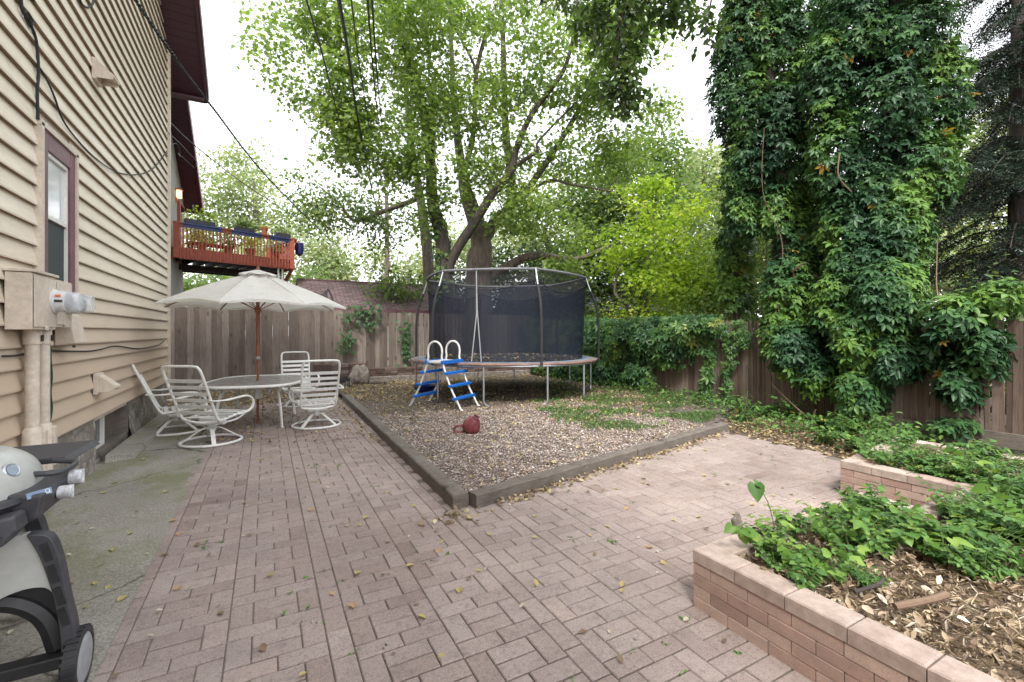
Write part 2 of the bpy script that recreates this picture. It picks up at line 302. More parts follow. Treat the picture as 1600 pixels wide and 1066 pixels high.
    M['weed'] = leafmat('weed_leaves', [(0, (.05, .12, .035)), (.5, (.10, .215, .05)), (.85, (.18, .31, .07)), (.95, (.25, .33, .06)), (1, (.42, .38, .08))], .35, .07, .4)
    M['needle'] = leafmat('spruce_needles', [(0, (.012, .024, .016)), (.7, (.028, .052, .034)), (1, (.06, .085, .05))], .15, .04)
    M['dry'] = leafmat('dry_leaves', [(0, (.15, .10, .065)), (.3, (.28, .20, .13)), (.6, (.42, .33, .21)), (.8, (.50, .41, .17)), (.93, (.60, .56, .46)), (1, (.48, .26, .11))], .25, .03)
    M['mulch'] = leafmat('dead_leaf_mulch', [(0, (.13, .09, .065)), (.3, (.30, .215, .15)), (.6, (.47, .365, .26)), (.85, (.58, .48, .36)), (1, (.68, .61, .51))], .15, .03)
mk_materials()

# ------------------------------------------------------------------ object helpers
def tag(o, label=None, cat=None, group=None, kind=None):
    if label: o['label'] = label
    if cat: o['category'] = cat
    if group: o['group'] = group
    if kind: o['kind'] = kind
    return o
ROOTLOC = {}
def thing(name, loc, label, cat, group=None, rz=0):
    o = bpy.data.objects.new(name, None); COL.objects.link(o); o.empty_display_size = .2
    o.location = loc; o.rotation_euler = (0, 0, rz); ROOTLOC[o.name] = Vector(loc) if not rz else Vector(loc)
    return tag(o, label, cat, group)
def rootloc(p):
    while p.parent: p = p.parent
    return ROOTLOC.get(p.name, Vector((0, 0, 0)))
def kids(o): return [c for c in bpy.data.objects if c.parent == o]
def copy_tree(o, loc=None, rz=None, label=None, scale=None):
    ch = list(o.children)
    c = o.copy(); COL.objects.link(c)
    if loc is not None: c.location = loc
    if rz is not None: c.rotation_euler = (0, 0, rz)
    if scale: c.scale = scale if isinstance(scale, tuple) else (scale,) * 3
    if label: c['label'] = label
    for k in ch:
        kc = copy_tree(k); kc.parent = c; kc.matrix_parent_inverse = k.matrix_parent_inverse.copy()
    return c
def place_link(name, me, parent, mats, loc=None):
    for m in (mats if isinstance(mats, (list, tuple)) else [mats]): me.materials.append(m)
    o = bpy.data.objects.new(name, me); COL.objects.link(o)
    if parent: o.parent = parent
    elif loc is not None: o.location = loc
    if not parent: ROOTLOC[o.name] = Vector(loc) if loc is not None else Vector((0, 0, 0))
    return o
class MB:
    def __init__(s): s.v = []; s.f = []; s.a = []
    def add(s, vs, fs, a=.5):
        n = len(s.v); s.v.extend([tuple(v) for v in vs]); s.f.extend([tuple(i + n for i in f) for f in fs]); s.a.extend([a] * len(fs)); return s
    def box(s, c, d, rz=0, a=.5, ch=0, m=None):
        x, y, z = (q / 2 for q in d); c = Vector(c)
        if ch:
            k = ch
            L = [(-x + k, -y + k, z), (x - k, -y + k, z), (x - k, y - k, z), (-x + k, y - k, z), (-x, -y, z - k), (x, -y, z - k), (x, y, z - k), (-x, y, z - k), (-x, -y, -z), (x, -y, -z), (x, y, -z), (-x, y, -z)]
            F = [(0, 1, 2, 3), (4, 5, 1, 0), (5, 6, 2, 1), (6, 7, 3, 2), (7, 4, 0, 3), (8, 9, 5, 4), (9, 10, 6, 5), (10, 11, 7, 6), (11, 8, 4, 7), (11, 10, 9, 8)]
        else:
            L = [(-x, -y, -z), (x, -y, -z), (x, y, -z), (-x, y, -z), (-x, -y, z), (x, -y, z), (x, y, z), (-x, y, z)]
            F = [(3, 2, 1, 0), (4, 5, 6, 7), (0, 1, 5, 4), (1, 2, 6, 5), (2, 3, 7, 6), (3, 0, 4, 7)]
        Mx = m if m is not None else Matrix.Rotation(rz, 3, 'Z')
        return s.add([c + Mx @ Vector(p) for p in L], F, a)
    def bar(s, p, q, wd, th, a=.5, up=(0, 0, 1)):          # rectangular bar from p to q
        p, q = Vector(p), Vector(q); d = (q - p); L = d.length; d.normalize(); u = Vector(up)
        sd = d.cross(u)
        if sd.length < 1e-3: sd = d.cross(Vector((1, 0, 0)))
        sd.normalize(); n = sd.cross(d)
        m = Matrix((sd, d, n)).transposed()
        return s.box((p + q) / 2, (wd, L, th), a=a, m=m)
    def tube(s, pts, r, n=8, a=.5, closed=False, cap=True, flat=1.0, up=None):
        pts = [Vector(p) for p in pts]; K = len(pts); rs = r if isinstance(r, (list, tuple)) else [r] * K
        vs = []; u = None
        for i, p in enumerate(pts):
            if closed: t = pts[(i + 1) % K] - pts[i - 1]
            else: t = pts[min(i + 1, K - 1)] - pts[max(i - 1, 0)]
            if t.length < 1e-9: t = Vector((0, 0, 1))
            t.normalize()
            if up is not None: u = Vector(up)
            elif u is None: u = Vector((0, 0, 1)) if abs(t.z) < .9 else Vector((1, 0, 0))
            u = (u - t * u.dot(t))
            if u.length < 1e-6: u = t.orthogonal()
            u.normalize(); b = t.cross(u)
            for j in range(n):
                an = 2 * PI * j / n
                vs.append(p + u * (math.cos(an) * rs[i] * flat) + b * (math.sin(an) * rs[i]))
        fs = []
        for i in range(K if closed else K - 1):
            for j in range(n):
                A = i * n + j; B = i * n + (j + 1) % n; i2 = (i + 1) % K
                fs.append((A, B, i2 * n + (j + 1) % n, i2 * n + j))
        if not closed and cap: fs.append(tuple(range(n - 1, -1, -1))); fs.append(tuple((K - 1) * n + j for j in range(n)))
        return s.add(vs, fs, a)
    def lathe(s, prof, c=(0, 0, 0), n=24, m=None, a=.5):   # prof: (r, z)
        c = Vector(c); vs = []; fs = []
        for r_, z_ in prof:
            for j in range(n):
                p = Vector((r_ * math.cos(2 * PI * j / n), r_ * math.sin(2 * PI * j / n), z_))
                vs.append(c + (m @ p if m is not None else p))
        for i in range(len(prof) - 1):
            for j in range(n): fs.append((i * n + j, i * n + (j + 1) % n, (i + 1) * n + (j + 1) % n, (i + 1) * n + j))
        fs.append(tuple(range(n - 1, -1, -1))); fs.append(tuple((len(prof) - 1) * n + j for j in range(n)))
        return s.add(vs, fs, a)
    def prism(s, poly, vec, a=.5):                          # closed polygon extruded by vec
        poly = [Vector(p) for p in poly]; n = len(poly); vec = Vector(vec)
        fs = [tuple(range(n - 1, -1, -1)), tuple(range(n, 2 * n))] + [(i, (i + 1) % n, n + (i + 1) % n, n + i) for i in range(n)]
        return s.add(poly + [p + vec for p in poly], fs, a)
    def build(s, name, mat, parent=None, smooth=False, bevel=0, origin=None, ang=40):
        me = bpy.data.meshes.new(name)
        if parent is not None: o0 = rootloc(parent)
        else: o0 = Vector(origin) if origin is not None else Vector((0, 0, 0))
        me.from_pydata([tuple(Vector(v) - o0) for v in s.v], [], s.f); me.update()
        at = me.attributes.new('var', 'FLOAT', 'FACE'); at.data.foreach_set('value', s.a)
        if smooth:
            me.polygons.foreach_set('use_smooth', [True] * len(me.polygons))
            try: me.set_sharp_from_angle(angle=R(ang))
            except Exception: pass
        o = place_link(name, me, parent, mat, o0)
        if bevel:
            md = o.modifiers.new('bevel', 'BEVEL'); md.width = bevel; md.segments = 2; md.limit_method = 'ANGLE'; md.angle_limit = R(50)
        return o
def arc(c, r, a0, a1, n, ax=(1, 0, 0), ay=(0, 0, 1)):
    c, ax, ay = Vector(c), Vector(ax), Vector(ay)
    return [c + ax * (r * math.cos(R(a0 + (a1 - a0) * i / n))) + ay * (r * math.sin(R(a0 + (a1 - a0) * i / n))) for i in range(n + 1)]
def smoothline(pts, k=6):
    pts = [Vector(p) for p in pts]; out = []
    for i in range(len(pts) - 1):
        p0 = pts[max(i - 1, 0)]; p1 = pts[i]; p2 = pts[i + 1]; p3 = pts[min(i + 2, len(pts) - 1)]
        for j in range(k):
            t = j / k
            out.append(.5 * ((2 * p1) + (-p0 + p2) * t + (2 * p0 - 5 * p1 + 4 * p2 - p3) * t * t + (-p0 + 3 * p1 - 3 * p2 + p3) * t ** 3))
    out.append(pts[-1]); return out
def lerpr(rs, n):                                            # radii list stretched over n points
    return [float(x) for x in np.interp(np.linspace(0, 1, n), np.linspace(0, 1, len(rs)), rs)]

# ------------------------------------------------------------------ foliage (numpy)
def tpl(kind):
    # leaf templates in local (x across, y along, z up): verts, faces
    if kind == 'quad':
        return np.array([(0, 0, 0), (-.34, .45, .07), (0, 1, -.05), (.34, .45, .07)], float), [(0, 3, 2, 1)]
    if kind == 'fold':
        return np.array([(0, 0, 0), (-.33, .4, .06), (-.2, .75, .04), (0, 1, -.1), (.2, .75, .04), (.33, .4, .06), (0, .5, -.04)], float), [(0, 6, 2, 1), (6, 3, 2, 2)[:3], (0, 5, 4, 6), (6, 4, 3)]
    if kind == 'maple':
        pts = [(0, 0), (.10, .18), (.42, .10), (.30, .34), (.52, .58), (.22, .60), (.0, 1.0), (-.22, .60), (-.52, .58), (-.30, .34), (-.42, .10), (-.10, .18)]
        v = [(x, y, abs(x) * .28 - .1 * y) for x, y in pts] + [(0, .45, -.04)]
        return np.array(v, float), [(12, i, (i + 1) % 12) for i in range(12)]
    if kind == 'heart':
        pts = [(0, 0), (.28, -.12), (.46, .12), (.42, .45), (.2, .8), (0, 1.05), (-.2, .8), (-.42, .45), (-.46, .12), (-.28, -.12)]
        v = [(x, y, abs(x) * .3 - .14 * y * y) for x, y in pts] + [(0, .4, -.04)]
        return np.array(v, float), [(10, i, (i + 1) % 10) for i in range(10)]
    if kind == 'creeper':
        V = []; F = []
        for k, (an, L) in enumerate([(-100, .62), (-52, .85), (0, 1), (52, .85), (100, .62)]):
            a = R(an); n = len(V)
            for x, y, z in [(0, .06, 0), (-.2, .5, .035), (-.14, .78, .02), (0, 1, -.12), (.14, .78, .02), (.2, .5, .035), (0, .5, -.02)]:
                x *= L; y *= L; V.append((x * math.cos(a) + y * math.sin(a), -x * math.sin(a) + y * math.cos(a), z * L - .12 * L * y))
            F += [(n, n + 6, n + 1), (n + 6, n + 3, n + 2, n + 1)[:4], (n, n + 5, n + 6), (n + 6, n + 5, n + 4, n + 3)]
        return np.array(V, float), F
    if kind == 'spray':            # a needle twig: a narrow fringed blade
        return np.array([(0, 0, 0), (-.13, .12, .0), (-.16, .6, -.03), (0, 1, -.08), (.16, .6, -.03), (.13, .12, 0)], float), [(0, 5, 4, 3, 2, 1)]
    if kind == 'blade':
        return np.array([(-.06, 0, 0), (.06, 0, 0), (.04, .6, .0), (0, 1, -.12), (-.04, .6, 0)], float), [(0, 1, 2, 3, 4)]
    if kind == 'curl':             # curled dry leaf
        return np.array([(0, 0, 0), (-.3, .25, .14), (-.36, .65, .18), (0, 1, .1), (.3, .7, .2), (.34, .3, .12), (0, .5, 0)], float), [(0, 6, 1), (6, 2, 1), (6, 3, 2), (6, 4, 3), (6, 5, 4), (0, 5, 6)]
    if kind == 'pebble':
        V = [(1, 0, 0), (0, 1, 0), (-1, 0, 0), (0, -1, 0), (0, 0, .62), (.1, 0, -.5)]
        return np.array(V, float) * .5, [(0, 1, 4), (1, 2, 4), (2, 3, 4), (3, 0, 4)]
def nrm(a): return a / np.maximum(np.linalg.norm(a, axis=1, keepdims=True), 1e-9)
def leafmesh(name, pos, nor, axis, size, kind, mat, parent=None, origin=None, v=None, sxyz=None):
    pos = np.asarray(pos, float); n = len(pos)
    nor = nrm(np.asarray(nor, float)); axis = np.asarray(axis, float)
    axis = axis - nor * np.sum(axis * nor, 1, keepdims=True); bad = np.linalg.norm(axis, axis=1) < 1e-4
    axis[bad] = np.cross(nor[bad], (1, .3, .2)); axis = nrm(axis); side = np.cross(axis, nor)
    T, F = tpl(kind); size = np.broadcast_to(np.asarray(size, float), (n,))
    X = T[None, :, :] * size[:, None, None]
    if sxyz is not None: X = X * sxyz[:, None, :]
    W_ = pos[:, None, :] + X[:, :, 0:1] * side[:, None, :] + X[:, :, 1:2] * axis[:, None, :] + X[:, :, 2:3] * nor[:, None, :]
    o0 = np.array(rootloc(parent) if parent is not None else (origin if origin is not None else (0, 0, 0)), float)
    W_ = (W_ - o0).reshape(-1, 3); k = len(T)
    ls = np.array([len(f) for f in F]); fl = np.concatenate([np.array(f) for f in F])
    loops = (fl[None, :] + (np.arange(n) * k)[:, None]).ravel()
    starts = np.concatenate([[0], np.cumsum(ls)[:-1]]); ST = (starts[None, :] + (np.arange(n) * ls.sum())[:, None]).ravel(); TT = np.tile(ls, n)
    me = bpy.data.meshes.new(name); me.vertices.add(len(W_)); me.vertices.foreach_set('co', W_.astype(np.float32).ravel())
    me.loops.add(len(loops)); me.loops.foreach_set('vertex_index', loops.astype(np.int32))
    me.polygons.add(len(TT)); me.polygons.foreach_set('loop_start', ST.astype(np.int32)); me.polygons.foreach_set('loop_total', TT.astype(np.int32))
    me.update(calc_edges=True)
    if v is None: v = rng.random(n)
    at = me.attributes.new('var', 'FLOAT', 'FACE'); at.data.foreach_set('value', np.repeat(np.clip(v, 0, 1), len(F)).astype(np.float32))
    return place_link(name, me, parent, mat, Vector(o0))
def rdir(n): return nrm(rng.normal(size=(n, 3)))

def tree(name, label, cat, limbs, blobs, leafkind, leafsize, lmat, bmat, nleaf=40, spread=.6, base=None, group=None, flat=.55, droop=.35, seed=0, twig=.012, gap=.0, gs=.5):
    """limbs: list of (pts, radii); blobs: (centre, radii xyz, clusters). Twigs chain each leaf cluster to the nearest limb."""
    global rng
    rng = np.random.default_rng(100 + seed)
    base = base or limbs[0][0][0]; base = Vector((base[0], base[1], base[2]))
    root = thing(name, base, label, cat, group)
    mb = MB(); nodes = []
    for pts, rs in limbs:
        sp = smoothline(pts, 6); rr = lerpr(rs, len(sp))
        rr = [r_ * (1 + .08 * noise.noise(p * 2.3)) for r_, p in zip(rr, sp)]
        mb.tube(sp, rr, 12 if max(rs) > .1 else 7)
        nodes += [(p, r_) for p, r_ in zip(sp, rr)]
    mb.build('trunk', bmat, root, smooth=True)
    C = []
    for c, rad, k in blobs:
        c = np.array(c); rad = np.array(rad); cnt = 0; tries = 0
        while cnt < k and tries < k * 12:
            tries += 1
            q = rng.normal(size=3); q /= np.linalg.norm(q); q *= rng.random() ** .42
            p = c + q * rad
            if gap and noise.noise(Vector(p) * gs) < gap - .25: continue
            if p[2] < .2: continue
            C.append(p); cnt += 1
    C = np.array(C)
    nd = np.array([tuple(p) for p, _ in nodes]); nr = np.array([r_ for _, r_ in nodes])
    dist = np.min(np.linalg.norm(C[:, None] - nd[None], axis=2), axis=1); order = np.argsort(dist)
    tb = MB()
    for i in order:
        p = C[i]; dd = np.linalg.norm(nd - p, axis=1) + np.where(nd[:, 2] > p[2] + .3, .6, 0); j = int(np.argmin(dd))
        a = Vector(nd[j]); b_ = Vector(p); L = (b_ - a).length
        if L < .08: continue
        mid = a.lerp(b_, .5) + Vector((rnd.uniform(-.1, .1), rnd.uniform(-.1, .1), .10)) * L
        r0 = min(nr[j] * .55, twig * (1 + L * .7)); ps = [a, a.lerp(mid, .55), mid, mid.lerp(b_, .5), b_]
        tb.tube(ps, lerpr([r0, twig * .45], 5), 4, cap=False)
        nd = np.vstack([nd, np.array([tuple(mid), tuple(b_)])]); nr = np.append(nr, [r0 * .8, twig * .6])
    tb.build('branches', bmat, root)
    n = len(C) * nleaf
    cid = np.repeat(np.arange(len(C)), nleaf)
    off = rng.normal(size=(n, 3)) * np.array([spread, spread, spread * flat]) * .55
    off[:, 2] -= droop * spread * (off[:, 0] ** 2 + off[:, 1] ** 2) / (spread ** 2 + 1e-9) * .3
    pos = C[cid] + off
    nor = np.array([0, 0, 1.0]) + rng.normal(size=(n, 3)) * .62 + off * .5
    ax = off * np.array([1, 1, .3]) + rng.normal(size=(n, 3)) * .35 + np.array([0, 0, -droop])
    cv = rng.random(len(C)) * .55
    vv = cv[cid] + rng.random(n) * .45
    leafmesh('crown', pos, nor, ax, leafsize * (.6 + .7 * rng.random(n)), leafkind, lmat, root, v=vv)
    return root

def creeper(name, label, cat, blobs, mat, size, base, stems=None, group=None, seed=0, out=.7, parent=None, trunk=None, branches=None, kind='creeper', partname='foliage', inner=.75, dens=1.0):
    """blobs: (centre, radii, count): leaves sit on the outer shell of each blob, facing outward."""
    global rng
    rng = np.random.default_rng(500 + seed)
    root = parent or thing(name, base, label, cat, group)
    P_, N_, V_ = [], [], []
    B = [(np.array(c, float), np.array(r_, float)) for c, r_, _ in blobs]
    for bi, (c, r_, k) in enumerate(blobs):
        c = np.array(c); r_ = np.array(r_); k = int(k * dens)
        q = rdir(k * 2); q = q[(q[:, 2] > -.75)][:k]; lump = np.array([noise.noise(Vector(c + a * r_) * 1.3) for a in q])
        f = (inner + (1 - inner) * rng.random(len(q)) ** .6 + lump * .22)[:, None]
        p = c + q * r_ * f; keep = np.ones(len(p), bool)
        for bj, (c2, r2) in enumerate(B):
            if bj != bi: keep &= np.sum(((p - c2) / r2) ** 2, 1) > .42
        keep &= p[:, 2] > .03
        n_ = nrm(q / r_)
        P_.append(p[keep]); N_.append(n_[keep]); V_.append((.32 + np.array([noise.noise(Vector(a) * 1.1 + Vector((9, 2, 5))) for a in p[keep]]) * .9 + rng.random(keep.sum()) * .55))
    P_ = np.vstack(P_); N_ = np.vstack(N_); V_ = np.concatenate(V_) ; n = len(P_)
    V_ = np.where(rng.random(n) < .004, .99, np.clip(V_, 0, .95))
    nor = N_ * out + np.array([0, 0, .65]) + rng.normal(size=(n, 3)) * .38
    ax = N_ * .5 + np.array([0, 0, -1.0]) + rng.normal(size=(n, 3)) * .45
    if trunk:
        mb = MB()
        for pts, rs in trunk: sp = smoothline(pts, 6); mb.tube(sp, lerpr(rs, len(sp)), 12)
        mb.build('trunk', M['bark_dark'], root, smooth=True)
    if branches:
        mb = MB()
        for pts, r_ in branches: sp = smoothline(pts, 6); mb.tube(sp, lerpr([r_, r_ * .6], len(sp)), 5)
        mb.build('stems', M['twig'], root, smooth=True)
    leafmesh(partname, P_, nor, ax, size * (.45 + 1.1 * rng.random(n) ** 1.5), kind, mat, root, v=V_)
    return root

# =================================================================== SETTING
def sheet(name, poly, z, mat, kind='structure', sub=0, amp=0, label=None, cat=None):
    mb = MB()
    if not sub:
        mb.add([(x, y, z) for x, y in poly], [tuple(range(len(poly)))])
    else:                                                    # gridded, clipped by polygon centre test
        xs = [p[0] for p in poly]; ys = [p[1] for p in poly]; nx = int((max(xs) - min(xs)) / sub) + 1; ny = int((max(ys) - min(ys)) / sub) + 1
        idx = {}
        def vid(i, j):
            if (i, j) not in idx:
                x = min(xs) + i * sub; y = min(ys) + j * sub
                idx[i, j] = len(mb.v); mb.v.append((x, y, z + amp * noise.noise(Vector((x * 1.7, y * 1.7, 3))) + amp * .5 * noise.noise(Vector((x * 6, y * 6, 9)))))
            return idx[i, j]
        for i in range(nx):
            for j in range(ny):
                if inside(min(xs) + (i + .5) * sub, min(ys) + (j + .5) * sub, poly):
                    mb.f.append((vid(i, j), vid(i + 1, j), vid(i + 1, j + 1), vid(i, j + 1))); mb.a.append(.5)
    o = mb.build(name, mat, smooth=bool(sub)); tag(o, label, cat, kind=kind); return o
def inside(x, y, poly):
    c = False; n = len(poly)
    for i in range(n):
        x1, y1 = poly[i]; x2, y2 = poly[i - 1]
        if (y1 > y) != (y2 > y) and x < (x2 - x1) * (y - y1) / (y2 - y1) + x1: c = not c
    return c
sheet('ground', [(-200, -200), (200, -200), (200, 200), (-200, 200)], -.05, M['soil'])
PATIO = [(-.755, -1.6), (2.32, -1.6), (2.32, 1.78), (4.1, 1.78), (4.1, 1.45), (5.08, 1.45), (5.08, 2.5), (6.35, 2.9), (6.42, 4.85), (1.52, 3.86), (1.57, 11.6), (-.755, 11.6)]
sheet('paving_bed', [(-.755, -1.6), (6.42, -1.6), (6.42, 4.85), (1.55, 3.9), (1.58, 11.6), (-.755, 11.6)], -.009, M['joint'])
CS_POLY = [(-1.9, -3), (-.757, -3), (-.757, 11.6), (-1.9, 11.6)]
o = sheet('concrete_path', CS_POLY, .004, M['concrete'], sub=.12, amp=.008)
GRAVEL = [(1.62, 4.0), (6.5, 5.0), (7.2, 5.4), (8.9, 6.3), (8.9, 15.3), (2.2, 14.5), (1.62, 14.4)]
sheet('gravel_yard', GRAVEL, .05, M['gravel'], sub=.15, amp=.03)
# raised strip of earth behind the low brick wall, up to the back fence
mb = MB(); mb.add([(1.7, 14.72, .42), (9, 14.72, .42), (9, 15.6, .42), (1.7, 15.6, .42)], [(0, 1, 2, 3)]); tag(mb.build('earth_bank', M['soil']), kind='structure')

def pavers():
    mb = MB(); u = .1148; g = .0025
    def brick(x0, y0, wx, wy):
        cx, cy = x0 + wx / 2, y0 + wy / 2
        if not inside(cx, cy, PATIO): return
        z = .0035 * noise.noise(Vector((cx * 1.1, cy * 1.1, 0))) + rnd.uniform(-.0016, .0016)
        if cx > 4.2 or True: z += .006 * noise.noise(Vector((cx * .5, cy * .5, 4)))
        m = Matrix.Rotation(rnd.gauss(0, .007), 3, 'Z') @ Matrix.Rotation(rnd.gauss(0, .006), 3, 'X') @ Matrix.Rotation(rnd.gauss(0, .006), 3, 'Y')
        t = min(1, max(0, .5 + .35 * noise.noise(Vector((cx * .7, cy * .7, 8))) + rnd.gauss(0, .13)))
        mb.box((cx, cy, z - .02), (wx - 2 * g, wy - 3.6 * g, .04), a=t, ch=.005, m=m)
    x = -.755; seq = ['S', 'M', 'M', 'S', 'M', 'M', 'S', 'M', 'M', 'S', 'M', 'M', 'S', 'M', 'M', 'S']; k = 0
    while x < 6.6:
        t = seq[k % 16]; k += 1
        if t == 'S':
            y = -1.6 + rnd.uniform(0, .1)
            while y < 11.7: brick(x, y, u, 2 * u); y += 2 * u
            x += u
        else:
            y = -1.6 + (k % 3) * u; 
            while y < 11.7:
                brick(x, y, u, 2 * u); brick(x + u, y, 2 * u, u); brick(x + u, y + u, 2 * u, u); brick(x + 3 * u, y, u, 2 * u)
                brick(x, y + 2 * u, 2 * u, u); brick(x + 2 * u, y + 2 * u, 2 * u, u); y += 3 * u
            x += 4 * u
    o = mb.build('brick_paving', M['paver']); tag(o, kind='structure')
pavers()

# =================================================================== HOUSE
def house():
    root = thing('clapboard_house', (-1.8, 4, 0), 'two storey house in tan clapboard siding with maroon trim, filling the left edge', 'house')
    W0 = -1.78
    win = dict(y0=5.46, y1=6.26, z0=1.93, z1=3.40)
    mb = MB(); z = .60; e = .1745
    while z < 12.0:
        ymax = 11.38 if z < 7.3 else 12.2 - (z - 6.75) / .66
        ymin = -4 if z < 7.3 else 4.1 - (ymax - 4.1)
        segs = [(ymin, ymax)]
        if z < win['z1'] and z + e > win['z0']: segs = [(ymin, win['y0']), (win['y1'], ymax)]
        a = .5 + rnd.uniform(-.1, .1)
        for (a0, a1) in segs:
            if a1 - a0 < .1: continue
            nn = max(1, int((a1 - a0) / 1.2)); 
            for q in range(nn):
                y0 = a0 + (a1 - a0) * q / nn; y1 = a0 + (a1 - a0) * (q + 1) / nn
                w0 = .002 * noise.noise(Vector((y0, z * 3, 0))); w1 = .002 * noise.noise(Vector((y1, z * 3, 0)))
                V = []
                for yy, ww in ((y0, w0), (y1, w1)):
                    V += [(W0 + .038 + ww, yy, z + ww), (W0 + .004, yy, z + ww + .004), (W0 + .002, yy, z + e + .014), (W0 + .040 + ww, yy, z + .014 + ww)]
                F = [(0, 3, 7, 4), (3, 2, 6, 7)]; mb.add(V, [(1, 0, 4, 5)], 0)  # underside face takes the painted lap shadow
                jt = rnd.random() < .10
                if jt and q < nn - 1: V = V[:4] + [(a_, b_ - .005, c_) for a_, b_, c_ in V[4:]]; F.append((7, 6, 5, 4))
                if q == 0: F.append((0, 1, 2, 3))
                if q == nn - 1: F.append((7, 6, 5, 4))
                mb.add(V, F, a)
        z += e
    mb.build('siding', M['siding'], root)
    mb = MB(); mb.prism([(W0 - .001, -4, .55), (W0 - .001, 11.38, .55), (W0 - .001, 11.38, 7.3), (W0 - .001, 4.1, 12.1), (W0 - .001, -4, 7.0)], (-6.3, 0, 0)); mb.build('wall', M['tan'], root)
    mb = MB(); mb.box((W0 + .03, 11.4, 3.95), (.09, .06, 6.75)); mb.build('corner_trim', M['tan'], root)
    mb = MB()                                               # rubble foundation, broken by the basement window
    def fnd(y0, y1, z0, z1, x=W0 + .01):
        ny = max(1, int((y1 - y0) / .12)); nz = max(1, int((z1 - z0) / .12)); V = []; F = []
        for i in range(ny + 1):
            for j in range(nz + 1):
                yy = y0 + (y1 - y0) * i / ny; zz = z0 + (z1 - z0) * j / nz
                V.append((x + .035 * noise.noise(Vector((yy * 3, zz * 5, 1))) + (.03 * (1 - j / nz)), yy, zz))
        for i in range(ny):
            for j in range(nz): F.append((i * (nz + 1) + j, (i + 1) * (nz + 1) + j, (i + 1) * (nz + 1) + j + 1, i * (nz + 1) + j + 1))
        mb.add(V, F)
    fnd(-4, 7.0, -.05, .62); fnd(7.0, 8.5, -.05, .10, W0 - .02); fnd(8.5, 11.4, -.05, .62)
    mb.box((-4.9, 11.36, .3), (6.2, .08, .7))
    mb.build('foundation', M['stone'], root, smooth=True)
    # basement window set back in its opening
    bw = thing_part_empty = None
    mb = MB(); mb.box((W0 - .1, 7.72, .12), (.22, 1.56, .05)); mb.box((W0 - .1, 8.48, .36), (.22, .05, .5)); mb.box((W0 - .1, 7.0, .36), (.22, .05, .5)); mb.box((W0 - .16, 8.1, .37), (.04, .68, .5))
    f = mb.build('basement_window', M['timber'], root)
    mb = MB(); 
    for yy in (7.06, 7.72): mb.box((W0 - .10, yy, .37), (.05, .05, .46))
    for zz in (.17, .57): mb.box((W0 - .10, 7.39, zz), (.05, .61, .05))
    mb.build('sash', M['white_paint'], f)
    mb = MB(); mb.box((W0 - .115, 7.39, .37), (.01, .6, .36)); mb.build('pane', M['glass_dark'], f)
    mb = MB(); mb.prism([(W0 + .05, 7.2, 0), (W0 + .33, 7.3, 0), (W0 + .30, 7.3, .07), (W0 + .05, 7.25, .10)], (0, 4.0, 0)); mb.build('footing_ledge', M['concrete'], root, bevel=.01)
    # upstairs-side window with maroon casing
    y0, y1, z0, z1 = win['y0'], win['y1'], win['z0'], win['z1']; X = W0
    mb = MB(); 
    mb.box((X + .03, y0 - .015, (z0 + z1) / 2), (.075, .05, z1 - z0 + .06)); mb.box((X + .03, y1 + .015, (z0 + z1) / 2), (.075, .05, z1 - z0 + .06)); mb.box((X + .03, (y0 + y1) / 2, z1 + .03), (.075, y1 - y0 + .1, .05))
    mb.build('outer_trim', M['tan'], root)
    mb = MB(); t = .125
    mb.box((X + .022, y0 + .01 + t / 2, (z0 + z1) / 2), (.06, t, z1 - z0)); mb.box((X + .022, y1 - .01 - t / 2, (z0 + z1) / 2), (.06, t, z1 - z0))
    mb.box((X + .022, (y0 + y1) / 2, z1 - .08), (.058, y1 - y0 - 2 * t - .02, .16)); mb.box((X + .05, (y0 + y1) / 2, z0 - .02), (.16, y1 - y0 + .06, .055)); mb.box((X + .02, (y0 + y1) / 2, z0 + .05), (.06, y1 - y0 - 2 * t - .02, .09))
    wf = mb.build('window', M['maroon'], root, bevel=.004)
    mb = MB(); a0, a1, b0, b1 = y0 + t + .012, y1 - t - .012, z0 + .10, z1 - .165
    for yy in (a0 + .015, a1 - .015): mb.box((X + .018, yy, (b0 + b1) / 2), (.03, .028, b1 - b0))
    for zz in (b0 + .015, b1 - .015, (b0 + b1) / 2 + .02): mb.box((X + .018, (a0 + a1) / 2, zz), (.034, a1 - a0 - .03, .035))
    mb.build('sash', M['white_paint'], wf)
    zc = (b0 + b1) / 2 + .02
    mb = MB(); mb.box((X + .008, (a0 + a1) / 2, (zc + b1) / 2), (.006, a1 - a0, b1 - zc)); mb.build('upper_pane', M['mirror_glass'], wf)
    mb = MB(); mb.box((X + .008, (a0 + a1) / 2, (zc + b0) / 2), (.006, a1 - a0, zc - b0)); mb.build('insect_screen', M['screen'], wf)
    # roof: far slope over the wall, near slope mirrored
    ez, ey, pk, sl = 6.8, 12.2, 4.1, .66; pz = ez + sl * (ey - pk)
    mb = MB()
    mb.prism([(-1.16, ey + .05, ez + .06), (-1.16, pk, pz + .09), (-1.16, 2 * pk - ey, ez + .06), (-1.16, 2 * pk - ey, ez + .26), (-1.16, pk, pz + .3), (-1.16, ey + .05, ez + .26)], (-7.2, 0, 0))
    rf = mb.build('roof', M['shingle'], root)
    mb = MB(); n = 62                                        # soffit boards under the rake overhang
